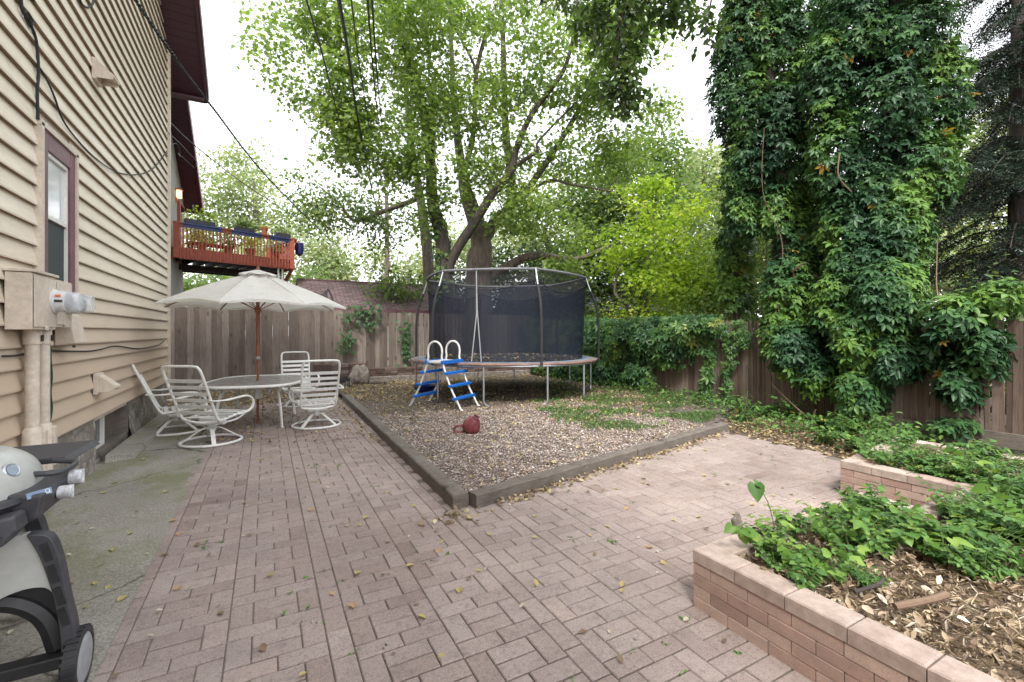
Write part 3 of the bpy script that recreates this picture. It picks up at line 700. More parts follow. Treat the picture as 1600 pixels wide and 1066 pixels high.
    for i in range(n):
        q0, q1 = i / n, (i + .93) / n; ya, yb = ey + (pk - ey) * q0, ey + (pk - ey) * q1; za, zb = ez + (pz - ez) * q0, ez + (pz - ez) * q1
        mb.add([(-1.22, ya, za), (-1.22, yb, zb), (-1.78, yb, zb), (-1.78, ya, za), (-1.22, ya, za + .05), (-1.22, yb, zb + .05), (-1.78, yb, zb + .05), (-1.78, ya, za + .05)], [(0, 1, 2, 3), (7, 6, 5, 4), (0, 3, 7, 4), (1, 5, 6, 2)])
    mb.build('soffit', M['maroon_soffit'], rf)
    mb = MB()
    mb.prism([(-1.165, ey + .06, ez - .07), (-1.165, pk, pz - .04), (-1.165, pk, pz + .33), (-1.165, ey + .06, ez + .30)], (-.045, 0, 0)); mb.box((-1.5, ey + .06, ez + .08), (.7, .04, .26)); mb.box((-1.52, ey - .02, ez - .05), (.62, .18, .05))
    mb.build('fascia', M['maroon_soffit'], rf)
    mb = MB(); mb.prism([(-1.135, ey + .09, ez + .02), (-1.135, pk, pz + .05), (-1.135, pk, pz + .30), (-1.135, ey + .09, ez + .27)], (-.025, 0, 0)); mb.build('drip_edge', M['maroon'], rf)
house()

def vent(loc, label, down=True):
    root = thing('wall_vent', loc, label, 'vent', 'vent hoods on the clapboard wall')
    x, y, z = loc; mb = MB(); mb.box((x + .02, y, z), (.04, .24, .24)); mb.build('back_plate', M['tan'], root, bevel=.003)
    mb = MB(); mb.prism([(x + .04, y - .10, z + .10), (x + .20, y - .10, z - .04), (x + .20, y - .10, z - .06), (x + .04, y - .10, z - .02)], (0, .2, 0)); mb.prism([(x + .04, y - .105, z + .1), (x + .2, y - .105, z - .04), (x + .18, y - .105, z - .09), (x + .04, y - .105, z - .1)], (0, .01, 0)); mb.prism([(x + .04, y + .095, z + .1), (x + .2, y + .095, z - .04), (x + .18, y + .095, z - .09), (x + .04, y + .095, z - .1)], (0, .01, 0))
    mb.build('hood', M['tan'], root)
vent((-1.75, 6.95, 4.62), 'tan vent hood with a dark open mouth, high on the siding above the window')
vent((-1.75, 7.0, 1.0), 'small tan vent hood low on the siding above the basement window')

def meters():
    root = thing('electric_meter_box', (-1.74, 5.3, 0), 'tan double electric meter box with two glass dial meters and two conduits', 'meter box')
    X = -1.74; mb = MB(); mb.box((X + .075, 5.07, 1.84), (.15, .45, .44)); mb.box((X + .07, 5.50, 1.85), (.14, .39, .41)); mb.box((X + .147, 5.50, 1.85), (.006, .35, .37)); mb.box((X + .157, 5.07, 1.84), (.006, .41, .40)); mb.box((X + .16, 5.5, 1.655), (.02, .03, .03)); mb.box((X + .165, 5.07, 1.63), (.02, .03, .03)); mb.box((X + .08, 5.07, 2.075), (.18, .47, .02)); mb.build('box', M['tan'], root, bevel=.006)
    for y, z, r in ((5.24, 1.86, .092), (5.57, 1.86, .088)):
        m = Matrix.Rotation(R(90), 3, 'Y'); mb = MB(); mb.lathe([(r * 1.12, .145), (r * 1.12, .17), (r, .175), (r * .97, .24), (r * .8, .245)], (X, y, z), 26, m); o = mb.build('meter', M['meter_white'], root, smooth=True)
        mb = MB(); mb.lathe([(r * .93, .235), (r * .93, .30), (r * .8, .325), (.01, .33)], (X, y, z), 26, m); mb.build('glass_dome', M['clear'], o, smooth=True)
        mb = MB(); mb.lathe([(r * .78, .246), (r * .78, .262), (.02, .264)], (X, y, z), 20, m); mb.build('dial', M['grey_metal'], o)
        mb = MB(); mb.box((X + .252, y + .0, z + .02), (.03, .07, .03)); mb.build('display', M['black'], o)
        mb = MB(); mb.box((X + .205, y - r * .93, z + .045), (.035, .012, .018)); mb.build('seal', M['orange'], o)
        mb = MB(); mb.box((X + .21, y - r * .985, z + .0), (.05, .006, .02)); mb.build('rim_label', M['black'], o)
    for y in (5.13, 5.33):
        mb = MB(); mb.tube([(X + .06, y, 1.63), (X + .06, y, 1.5), (X + .06, y, .8)], [.05, .045, .045], 14); mb.tube([(X + .06, y, 1.63), (X + .06, y, 1.5)], .057, 14); mb.lathe([(.05, .82), (.062, .8), (.065, .5), (.055, .1)], (X + .06, y, 0), 14)
        cdt = mb.build('conduit', M['tan'], root, smooth=True)
        mb = MB(); mb.box((X + .12, y, 1.55), (.008, .04, .05)); mb.build('sticker', M['black'], cdt)
        mb = MB(); mb.box((X + .115, y + .02, .62), (.05, .06, .34)); mb.build('cover_box', M['tan'], cdt, bevel=.01)
    tb = thing('telephone_box', (-1.74, 5.93, 1.47), 'tan sloped telephone junction box beside the electric meters', 'junction box')
    mb = MB(); mb.prism([(X, 5.76, 1.78), (X + .1, 5.76, 1.77), (X + .16, 5.76, 1.49), (X, 5.76, 1.47)], (0, .3, 0)); mb.build('cover', M['tan'], tb, bevel=.012)
    mb = MB(); mb.tube([(X + .10, 5.9, 1.47), (X + .10, 5.9, 1.45)], .012, 8); mb.build('latch', M['charcoal'], tb)
meters()

def cable(pts, r, name, label, mat='cable', cat='cable', group=None, k=8, twist=0):
    sp = smoothline(pts, k); mb = MB()
    if twist:
        for ph in (0, PI):
            q = []
            # resample finely
            L = [0]
            for a, b_ in zip(sp, sp[1:]): L.append(L[-1] + (b_ - a).length)
            n = int(min(500, L[-1] / (twist / 8))) + 2
            xs = np.linspace(0, L[-1], n); A = np.array([tuple(p) for p in sp]); Q = np.stack([np.interp(xs, L, A[:, i]) for i in range(3)], 1)
            for s_, p in zip(xs, Q):
                an = s_ / twist * 2 * PI + ph; q.append(Vector(p) + Vector((math.cos(an) * r, math.sin(an) * r * .3, math.sin(an) * r)))
            mb.tube(q, r * .8, 4)
        o = mb.build(name, M[mat], origin=tuple(sp[0]))
    else:
        mb.tube(sp, r, 6); o = mb.build(name, M[mat], smooth=True, origin=tuple(sp[0]))
    tag(o, label, cat, group); return o
def wx(v, d=.045): return Vector((v.x + d, v.y, v.z))
C1 = 'cables clipped to the clapboard wall'
cable([wx(WL(*p)) for p in [(20, -40), (22, 10), (33, 30), (45, 60), (49, 110), (47, 140), (48, 185)]], .012, 'wall_cable', 'thick black cable running down the siding to the window head', group=C1)
cable([wx(WL(*p)) for p in [(28, 16), (36, 38), (40, 30), (30, 14), (27, 25), (38, 42), (34, 20)]], .006, 'wall_cable', 'small loop of black cable coiled at the top of the siding', group=C1)
cable([wx(WL(*p)) for p in [(48, 100), (60, 118), (75, 150), (88, 185), (110, 215), (140, 245), (175, 268), (210, 272), (235, 262), (257, 235)]], .008, 'wall_cable', 'black cable drooping across the siding right of the maroon window', group=C1)
cable([wx(WL(*p)) for p in [(112, -20), (118, 2), (130, 10), (138, 0), (139, -20)]], .011, 'wall_cable', 'black cable loop hanging at the top edge of the siding', group=C1)
cable([wx(WL(*p)) for p in [(66, 548), (90, 549), (130, 549), (150, 546), (175, 541), (210, 545), (240, 540), (252, 533)]], .009, 'wall_cable', 'thin dark cable sagging along the lower siding from the junction box', group=C1)
cable([wx(WL(*p)) for p in [(-10, 557), (12, 556), (30, 553), (44, 552)]], .008, 'wall_cable', 'short dark cable running left behind the conduits', group=C1)
cable([wx(WL(*p), .06) for p in [(63, 540), (64, 560), (66, 590), (64, 615), (66, 640), (62, 665)]], .012, 'wall_cable', 'green and black wires hanging down beside the conduits', 'green_cable', group=C1)
cable([wx(WL(*p), .06) for p in [(66, 545), (61, 570), (65, 600), (62, 620)]], .008, 'wall_cable', 'black wire bundle hanging under the junction box', group=C1)
# overhead drops from the house
OW = 'overhead wires'
TOP = P(603, 300, 28)
cable([P(192, -30, 5.2), P(265, 78, 6.5), P(330, 165, 8.5), P(430, 290, 14), P(525, 384, 27)], .016, 'service_wire', 'twisted black service wire crossing the soffit down to above the red deck', cat='wire', group=OW, twist=.16)
cable([P(30, -25, 3.6), P(110, 62, 5), P(200, 138, 8), P(262, 188, 11), P(310, 232, 14), P(400, 300, 20), P(520, 375, 28)], .014, 'service_wire', 'black service wire running low across the siding and past the far eave', cat='wire', group=OW, twist=.2)
cable([wx(WL(252, 205), .1), P(285, 228, 12), P(320, 265, 15), P(380, 320, 19), P(470, 372, 26)], .009, 'service_wire', 'thin grey wire slanting over the red deck', cat='wire', group=OW)
cable([wx(WL(256, 240), .05), P(268, 227, 10.5), P(277, 226, 11), P(283, 245, 11.2), P(279, 240, 11.3), P(292, 252, 12), P(303, 262, 12.5)], .009, 'service_wire', 'curled loose wires at the far corner of the tan house', cat='wire', group=OW)
for pts, r_, lb in [
    ([P(473, -20, 6), P(505, 90, 9), P(530, 185, 13), P(560, 270, 18), P(588, 345, 27)], .015, 'leftmost thin wire coming down over the yard toward the utility pole'),
    ([P(526, -20, 5), P(545, 90, 8), P(560, 190, 12), P(582, 300, 19), P(603, 372, 28)], .028, 'thickest black overhead wire over the yard'),
    ([P(547, -20, 6), P(560, 90, 9), P(577, 200, 14), P(592, 300, 20), P(604, 350, 28)], .013, 'thin wire just right of the thickest overhead wire'),
    ([P(573, -20, 6), P(582, 100, 10), P(590, 180, 15), P(600, 260, 22), P(604, 325, 28)], .018, 'left wire of the close pair of overhead wires'),
    ([P(580, -20, 6), P(588, 100, 10), P(595, 180, 15), P(602, 250, 22), P(606, 312, 28)], .018, 'right wire of the close pair of overhead wires')]:
    cable(pts, r_, 'overhead_wire', lb, cat='wire', group=OW)
def pole():
    b = P(604, 560, 28.3); b.z = -.05
    root = thing('utility_pole', b, 'grey wooden utility pole beyond the garage where the overhead wires meet', 'utility pole')
    mb = MB(); mb.tube([b, b + Vector((.03, 0, 6)), b + Vector((0, 0, 10.3))], [.17, .15, .12], 12); mb.build('pole', M['bark'], root, smooth=True)
    mb = MB(); mb.bar(b + Vector((-.8, .2, 9.6)), b + Vector((.8, -.2, 9.6)), .1, .1); mb.build('crossarm', M['timber'], root)
pole()

# =================================================================== NEIGHBOUR HOUSE, DECK
def stucco():
    root = thing('stucco_house', (-2.7, 18, 0), 'grey stucco house with a maroon rake soffit behind the tan house', 'house')
    X = -2.7; mb = MB(); mb.prism([(X, 15.9, 0), (X, 20.6, 0), (X, 20.6, 6.5), (X, 15.9, 9.6)], (-6, 0, 0)); mb.build('wall', M['stucco'], root)
    ez, ey = 6.15, 21.2; y2 = 12.9; n = 40; mb = MB()
    for i in range(n):
        q0, q1 = i / n, (i + .92) / n; ya, yb = ey + (y2 - ey) * q0, ey + (y2 - ey) * q1; za, zb = ez + .66 * (ey - ya), ez + .66 * (ey - yb)
        mb.add([(-2.2, ya, za), (-2.2, yb, zb), (X, yb, zb), (X, ya, za), (-2.2, ya, za + .04), (-2.2, yb, zb + .04), (X, yb, zb + .04), (X, ya, za + .04)], [(0, 1, 2, 3), (7, 6, 5, 4), (0, 3, 7, 4), (1, 5, 6, 2)])
    rz = ez + .66 * (ey - y2)
    r_ = MB(); r_.prism([(-2.18, ey + .05, ez + .05), (-2.18, y2, rz + .05), (-2.18, y2, rz + .25), (-2.18, ey + .05, ez + .25)], (-6.5, 0, 0)); rf = r_.build('roof', M['shingle'], root)
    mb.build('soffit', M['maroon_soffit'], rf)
    mb = MB(); mb.prism([(-2.13, ey + .08, ez - .06), (-2.13, y2, rz - .06), (-2.13, y2, rz + .26), (-2.13, ey + .08, ez + .26)], (-.05, 0, 0)); mb.build('fascia', M['maroon'], rf)
    # window high, door behind the deck, wall lamp
    mb = MB(); mb.box((X + .03, 17.3, 7.1), (.06, .7, 1.0)); wn = mb.build('window', M['white_paint'], root)
    mb = MB(); mb.box((X + .065, 17.3, 7.1), (.02, .55, .85)); mb.build('pane', M['glass_dark'], wn)
    mb = MB(); mb.box((X + .04, 19.75, 5.1), (.08, .95, 2.1)); dr = mb.build('door', M['deck_red'], root)
    mb = MB(); mb.box((X + .085, 19.75, 5.35), (.02, .6, 1.4)); mb.build('pane', M['glass_dark'], dr)
    l = thing('wall_lamp', (X + .1, 18.95, 6.25), 'small lit lantern on the stucco wall above the red deck', 'lamp')
    mb = MB(); mb.box((X + .1, 18.95, 6.28), (.14, .16, .26), ch=.02); mb.build('glass', M['lamp'], l)
    mb = MB(); mb.box((X + .1, 18.95, 6.43), (.2, .22, .05), ch=.02); mb.box((X + .02, 18.95, 6.2), (.05, .1, .4)); mb.build('frame', M['terracotta'], l)
stucco()

DA, DB = Vector((-2.62, 17.99, 0)), Vector((.95, 19.3, 0))
def deck():
    root = thing('balcony_deck', (-1, 19, 0), 'raised red wooden deck with blue and red top rail above the patio umbrella', 'deck')
    u = (DB - DA).normalized(); nrm_ = Vector((-u.y, u.x, 0)); L = (DB - DA).length; zt = 5.13; zb = 3.98
    def Q(s, t, z): return DA + u * s + nrm_ * t + Vector((0, 0, z))
    mb = MB(); mb.bar(Q(0, 0, 4.16), Q(L, 0, 4.16), .05, .36); mb.bar(Q(L, .03, 4.16), Q(L, 2.4, 4.16), .05, .36); mb.bar(Q(0, .03, 4.16), Q(0, 1.0, 4.16), .05, .36)
    for i in range(14): mb.bar(Q(.1, .1 + i * .17, 4.33), Q(L - .05, .1 + i * .17, 4.33), .15, .03)
    mb.build('floor_frame', M['deck_red'], root)
    mb = MB()
    for i in range(9): mb.bar(Q(.3 + i * .4, .05, 4.12), Q(.3 + i * .4, 2.35, 4.12), .05, .26)
    mb.bar(Q(0, 1.6, 3.9), Q(L, 1.6, 3.9), .12, .2); mb.bar(Q(0, 2.3, 3.9), Q(L, 2.3, 3.9), .12, .2); mb.build('joists', M['under_deck'], root)
    for s, t in ((.08, .0), (L - .1, .0), (L - .1, 2.3)):
        mb = MB(); mb.bar(Q(s, t - .03, 4.0), Q(s, t - .03, zt - .03), .16, .16, up=(1, 0, 0)); mb.build('corner_post', M['deck_red'], root)
    for s, t in ((L - .35, .25), (L - .35, 2.2)):
        mb = MB(); mb.bar(Q(s, t, 0), Q(s, t, 3.95), .13, .13, up=(1, 0, 0)); mb.build('support_post', M['under_deck'], root)
    n = 32
    for i in range(n):
        s = .25 + (L - .5) * i / (n - 1); mb = MB(); mb.bar(Q(s, -.045, 4.02), Q(s, -.045, zt - .06), .05, .038, up=(1, 0, 0)); mb.build('baluster', M['deck_red'], root)
    for i in range(16):
        s = .2 + 2.1 * i / 15; mb = MB(); mb.bar(Q(L + .03, s, 4.02), Q(L + .03, s, zt - .06), .038, .05, up=(1, 0, 0)); mb.build('baluster', M['deck_red'], root)
    segs = [(0, .22, 'deck_red'), (.22, 1.35, 'deck_blue'), (1.35, 1.65, 'deck_red'), (1.65, 2.6, 'deck_blue'), (2.6, 2.85, 'deck_red'), (2.85, L - .22, 'deck_blue'), (L - .22, L + .06, 'deck_red')]
    for a, b_, m in segs:
        mb = MB(); mb.bar(Q(a, -.02, zt), Q(b_, -.02, zt), .2, .05); mb.bar(Q(a, -.05, zt - .08), Q(b_, -.05, zt - .08), .05, .1); mb.build('top_rail', M[m], root)
    mb = MB(); mb.bar(Q(L, .1, zt), Q(L, 2.35, zt), .16, .05); mb.build('top_rail', M['deck_blue'], root)
    mb = MB(); mb.tube([Q(L - .55, .1, 4.0), Q(L - .55, .1, 3.0)], .035, 8); mb.tube([Q(L - .4, .1, 4.0), Q(L - .4, .1, 3.0)], .035, 8); mb.build('drain_pipe', M['white_paint'], root)
    mb = MB(); mb.bar(Q(L - .1, .05, 3.95), Q(L - .1, 1.4, 3.0), .1, .1); mb.build('brace', M['deck_red'], root)
    # planters and pots standing on the rail
    def planter(s, wd, lb, kind, sc_, seed, tall):
        global rng
        rng = np.random.default_rng(seed)
        c = Q(s, -.02, zt + .03); r_ = thing('window_box_planter' if wd > .3 else 'flower_pot', c, lb, 'planter' if wd > .3 else 'flower pot', 'planters on the deck rail')
        mb = MB()
        if wd > .3:
            a, b_ = c - u * wd / 2, c + u * wd / 2; mb.bar(a + Vector((0, 0, .07)), b_ + Vector((0, 0, .07)), .17, .14); mb.build('trough', M['charcoal'], r_, bevel=.01)
        else: mb.lathe([(.08, 0), (.115, .2), (.13, .2), (.13, .26), (.1, .26)], c, 18); mb.build('pot', M['terracotta'], r_, smooth=True)
        n = int(120 * sc_); t = (rng.random(n) - .5) * wd * .9; p = np.array([tuple(c + u * float(q)) for q in t]) + np.array([0, 0, .15]) + rng.normal(size=(n, 3)) * np.array([.05, .05, .03])
        p[:, 2] += rng.random(n) * tall
        leafmesh('plants', p, rdir(n) + (0, 0, .5), rdir(n) + (0, 0, .3), .09 * (.6 + rng.random(n)), kind, M['lime'] if seed % 3 == 0 else M['mid'], r_)
    planter(.72, .85, 'dark planter with tall yellow flowers at the left end of the deck rail', 'fold', 1.1, 3, .35)
    planter(2.05, .62, 'dark low planter in the middle of the deck rail', 'fold', .9, 5, .16)
    planter(2.72, .2, 'terracotta pot of grass on the deck rail', 'blade', .7, 6, .1)
    planter(3.35, .55, 'planter of trailing grass at the right end of the deck rail', 'blade', 1.6, 7, .12)
    # things standing on the deck, seen through the balusters
    lbs = ['leafy plant in a terracotta pot on the deck floor, first from the left', 'leafy plant in a terracotta pot on the deck floor, second from the left', 'leafy plant in a terracotta pot on the deck floor, third from the left', 'leafy plant in a terracotta pot on the deck floor, at the right end']
    global rng
    for i, (s, t) in enumerate(((.9, .5), (1.75, .6), (2.4, .45), (3.3, .5))):
        rng = np.random.default_rng(40 + i)
        c = Q(s, t, 4.35); r_ = thing('potted_plant', c, lbs[i], 'potted plant', 'potted plants on the deck floor')
        mb = MB(); mb.lathe([(.1, 0), (.16, .25), (.17, .25), (.17, .3), (.12, .3)], c, 16); mb.build('pot', M['terracotta'], r_, smooth=True)
        n = 260; p = np.array(c) + (0, 0, .5) + rng.normal(size=(n, 3)) * (.16, .16, .15)
        leafmesh('foliage', p, rdir(n) + (0, 0, .6), rdir(n), .09, 'fold', M['mid'] if i % 2 else M['lime'], r_)
    # orange bench / table on deck
    b_ = thing('deck_table', Q(1.3, 1.2, 4.35), 'low orange red table seen through the deck balusters', 'table')
    mb = MB(); mb.box(Q(1.3, 1.2, 4.72), (1.3, .6, .05), rz=math.atan2(u.y, u.x)); mb.build('tabletop', M['terracotta'], b_)
    for a in (-.55, .55):
        for c in (-.22, .22):
            mb = MB(); mb.bar(Q(1.3 + a, 1.2 + c, 4.35), Q(1.3 + a, 1.2 + c, 4.7), .05, .05, up=(1, 0, 0)); mb.build('leg', M['terracotta'], b_)
    k = thing('blue_bucket', Q(L + .22, .1, 4.75), 'dark blue bag hung on the right end of the deck rail', 'bag')
    mb = MB(); mb.lathe([(.02, -.2), (.13, -.12), (.17, .1), (.15, .3), (.12, .32)], Q(L + .25, .15, 4.75), 16); mb.build('body', M['darkblue'], k, smooth=True); k.name = 'hanging_bag'
    mb = MB(); mb.tube([Q(L + .25, .02, 5.05), Q(L + .16, .15, 5.2), Q(L + .25, .28, 5.05)], .015, 6); mb.build('strap', M['darkblue'], k)
deck()

# garage beyond the fence
def garage():
    root = thing('garage', (4, 19, 0), 'low garage with a maroon shingle roof behind the wooden fence', 'garage')
    x0, x1 = 1.05, 7.6; ey, ez, ry, rz = 17.5, 2.43, 19.9, 3.67; by = 22.3
    mb = MB(); mb.prism([(x0 + .2, ey + .25, -.05), (x0 + .2, by - .25, -.05), (x0 + .2, by - .25, ez), (x0 + .2, ry, rz - .1), (x0 + .2, ey + .25, ez)], (x1 - x0 - .4, 0, 0)); mb.build('wall', M['stucco'], root)
    # near slope built flat, then tilted so the shingle courses follow the slope
    L = math.hypot(ry - ey, rz - ez); al = math.atan2(rz - ez, ry - ey)
    for nm, yb, rot in (('roof', ey, 0), ('roof', by, PI)):
        mb = MB(); mb.box(((x1 - x0) / 2, L / 2, 0), (x1 - x0, L, .06)); o = mb.build(nm, M['shingle'], None)
        o.parent = root; R0 = rootloc(root)
        o.location = Vector((x0 if rot == 0 else x1, yb, ez)) - R0; o.rotation_euler = Matrix.Rotation(rot, 3, 'Z').to_4x4().to_3x3().to_euler() if rot else (0, 0, 0)
        o.rotation_euler = (Matrix.Rotation(rot, 3, 'Z') @ Matrix.Rotation(al, 3, 'X')).to_euler()
        o.location.z -= .0
    mb = MB(); mb.box(((x0 + x1) / 2, ry, rz + .03), (x1 - x0, .2, .05)); mb.box(((x0 + x1) / 2, ey - .02, ez - .04), (x1 - x0, .03, .13)); mb.build('roof_trim', M['maroon'], root)
garage()

def small_net():
    c = P(505, 520, 19.2) ; root = thing('neighbour_trampoline_net', (c.x, 16.9, 0), 'black net enclosure with a bent pole showing over the fence behind the umbrella', 'net')
    a = [P(487, 462, 16.6), P(493, 457, 16.6), P(512, 452, 16.6), P(516, 458, 16.6), P(521, 475, 16.6), P(523, 500, 16.6)]
    mb = MB(); mb.tube(smoothline(a[2:], 4), .035, 8); b = a[0]; mb.tube(smoothline([a[0], a[1], a[1] - Vector((0, 0, .5)), a[1] - Vector((0, 0, 1.9))], 4), .03, 8); mb.tube([a[5], Vector((a[5].x, a[5].y, -.05))], .035, 8); mb.build('pole', M['foam'], root, smooth=True)
    mb = MB(); q = [a[1], a[1].lerp(a[2], .5) - Vector((0, 0, .12)), a[2]]; lo = [Vector((p.x, p.y, 1.2)) for p in q]; far = [P(478, 466, 17.5)]; 
    mb.add(q + lo, [(0, 1, 4, 3), (1, 2, 5, 4)]); mb.add([a[1], far[0], Vector((far[0].x, far[0].y, 1.2)), lo[0]], [(0, 1, 2, 3)]); mb.build('netting', M['net'], root)
small_net()

# =================================================================== FENCES
def boards(mb, p0, p1, z0f, z1f, wd, gap, th=.02, lean=.002, jit=.02, dog=False):
    p0, p1 = Vector(p0), Vector(p1); L = (p1 - p0).length; u = (p1 - p0).normalized(); n = Vector((-u.y, u.x, 0)); s = 0
    while s < L:
        w_ = wd * rnd.uniform(.9, 1.08); q = s / L; z0 = z0f(q); z1 = z1f(q) + rnd.uniform(-jit, jit) * .6; c = p0 + u * (s + w_ / 2) + n * rnd.uniform(-.006, .006)
        t = rnd.gauss(0, lean); h = w_ / 2
        V = []
        for dz in (-th / 2, th / 2):
            for sx, zz, ll in ((-h, z0, 0), (h, z0, 0), (h, z1 - (.03 if dog else 0), t), (h - (.03 if dog else 0), z1, t), (-h + (.03 if dog else 0), z1, t), (-h, z1 - (.03 if dog else 0), t)):
                p = c + u * (sx + ll * (z1 - z0)) + n * dz; V.append((p.x, p.y, zz))
        mb.add(V, [(0, 1, 2, 3, 4, 5), (11, 10, 9, 8, 7, 6), (1, 0, 6, 7), (2, 1, 7, 8), (3, 2, 8, 9), (4, 3, 9, 10), (5, 4, 10, 11), (0, 5, 11, 6)], min(1, max(0, rnd.gauss(.5, .3))))
        s += w_ + min(gap * 1.8, max(.001, rnd.gauss(gap, gap * .7)))
def fence_back():
    root = thing('wooden_fence', (3, 15.4, 0), 'tall weathered grey board fence across the back behind the table', 'fence')
    mb = MB(); boards(mb, (-3.2, 15.4, 0), (3.05, 15.4, 0), lambda q: .1, lambda q: 2.30, .142, .001, lean=.0006); mb.build('board_panel', M['fence'], root)
    mb = MB(); boards(mb, (3.06, 15.4, 0), (9.05, 15.4, 0), lambda q: .4, lambda q: 2.25, .125, .016); mb.build('board_panel', M['fence'], root)
    for z in (.7, 1.85):
        mb = MB(); mb.box((2.9, 15.46, z), (12.2, .04, .09)); mb.build('rail', M['fence'], root)
    for x in (-2.5, 0, 3.05, 5.4, 7.8):
        mb = MB(); mb.box((x, 15.53, 1.1), (.1, .1, 2.3)); mb.build('post', M['fence'], root)
    # side fence
    root = thing('picket_fence', (8.97, 6, 0), 'old reddish brown board fence with creepers along the right side', 'fence')
    def top(q): y = 15.4 - 19.4 * q; return 1.86 if y > 9 else 1.86 - .015 * (9 - y)
    mb = MB(); boards(mb, (8.97, 15.4, 0), (8.97, -4, 0), lambda q: .03, top, .058, .004, jit=.05, lean=.01); mb.build('board_panel', M['fence_red'], root)
    for z in (.5, 1.5):
        mb = MB(); mb.box((9.02, 5.7, z), (.04, 19.3, .09)); mb.build('rail', M['fence_red'], root)
    for y in (-2, .5, 3, 5.5, 8, 10.5, 13):
        mb = MB(); mb.box((9.1, y, .9), (.1, .1, 1.8)); mb.build('post', M['fence_red'], root)
    mb = MB(); mb.box((8.9, .6, .12), (.06, 7.2, .2)); mb.build('kick_board', M['timber'], root)
fence_back()

# stack of old bricks and low wall at the back
def low_wall():
    root = thing('low_brick_wall', (3.5, 14.6, 0), 'low dark brick retaining wall on a stone footing below the back fence', 'wall')
    mb = MB()
    for k in range(3):
        x = 2.5 + rnd.uniform(0, .1)
        while x < 8.8: l = rnd.uniform(.2, .32); mb.box((x + l / 2, 14.62 + rnd.uniform(-.01, .01), .255 + k * .082), (l - .01, .14, .074), a=rnd.random(), ch=.006); x += l
    x = 1.2
    while x < 2.5:
        for k in range(6):
            mb.box((x + .12, 14.5 + rnd.uniform(-.02, .02), .1 + k * .1), (.23, .16, .09), a=rnd.random(), rz=rnd.uniform(-.04, .04), ch=.008)
        x += .25
    mb.build('bricks', M['oldbrick'], root)
    mb = MB(); mb.box((5.5, 14.6, .1), (6.6, .24, .22), ch=.02); mb.build('footing', M['rock'], root)
m, nt, b = newmat('old_dark_brick'); c = ramp(nt, var(nt), [(0, (.07, .045, .038)), (.6, (.13, .085, .07)), (1, (.20, .15, .13))]); c = mixc(nt, c, ramp(nt, noiseN(nt, 25, 5, .7), [(.3, (.6,) * 3), (.7, (1.2,) * 3)]), 1, 'MULTIPLY'); nt.links.new(c, b.inputs['Base Color']); b.inputs['Roughness'].default_value = .95; bumpN(nt, b, noiseN(nt, 60, 5), .6, .01); M['oldbrick'] = m
low_wall()

# timber edging of the gravel
def edging():
    def beam(name, pts, wd, z0, z1, label):
        pts = [Vector((*p, 0)) for p in pts]; mb = MB(); n = 40; V = []
        tot = pts[-1] - pts[0]
        for i in range(n + 1):
            p = pts[0].lerp(pts[-1], i / n); u = tot.normalized(); s = Vector((u.y, -u.x, 0)); wv = .008 * noise.noise(p * 2.5)
            h0 = z1 + .006 * noise.noise(p * 3.1)
            for sx, zz in ((-wd / 2, z0), (wd / 2, z0), (wd / 2, h0 - .012), (wd / 2 - .012, h0), (-wd / 2 + .012, h0), (-wd / 2, h0 - .012)):
                q = p + s * (sx + wv + .005 * noise.noise(Vector((i * .7, sx * 9, zz * 9)))); V.append((q.x, q.y, zz))
        F = [(5, 4, 3, 2, 1, 0), tuple(n * 6 + j for j in range(6))]
        for i in range(n):
            for j in range(6): F.append((i * 6 + j, i * 6 + (j + 1) % 6, (i + 1) * 6 + (j + 1) % 6, (i + 1) * 6 + j))
        mb.add(V, F, .5 + rnd.uniform(-.3, .3)); mc = (pts[0] + pts[-1]) / 2
        o = mb.build(name, M['timber'], origin=(mc.x, mc.y, 0)); tag(o, label, 'timber edging', 'timbers edging the gravel')
    beam('landscape_timber', [(1.56, 3.86), (1.60, 6.9)], .155, -.04, .125, 'weathered grey timber edging the gravel, from the near corner toward the table')
    beam('landscape_timber', [(1.60, 6.92), (1.64, 9.1)], .155, -.04, .12, 'weathered grey timber edging the gravel, middle length beside the right chair')
    beam('landscape_timber', [(1.64, 9.12), (1.67, 11.4)], .155, -.04, .115, 'weathered grey timber edging the gravel, farthest length behind the right chair')
    beam('landscape_timber', [(1.66, 3.84), (4.1, 4.36)], .14, -.04, .125, 'weathered grey timber edging the gravel along the near side, left length')
    beam('landscape_timber', [(4.12, 4.365), (6.6, 4.9)], .14, -.04, .12, 'weathered grey timber edging the gravel along the near side, right length')
edging()

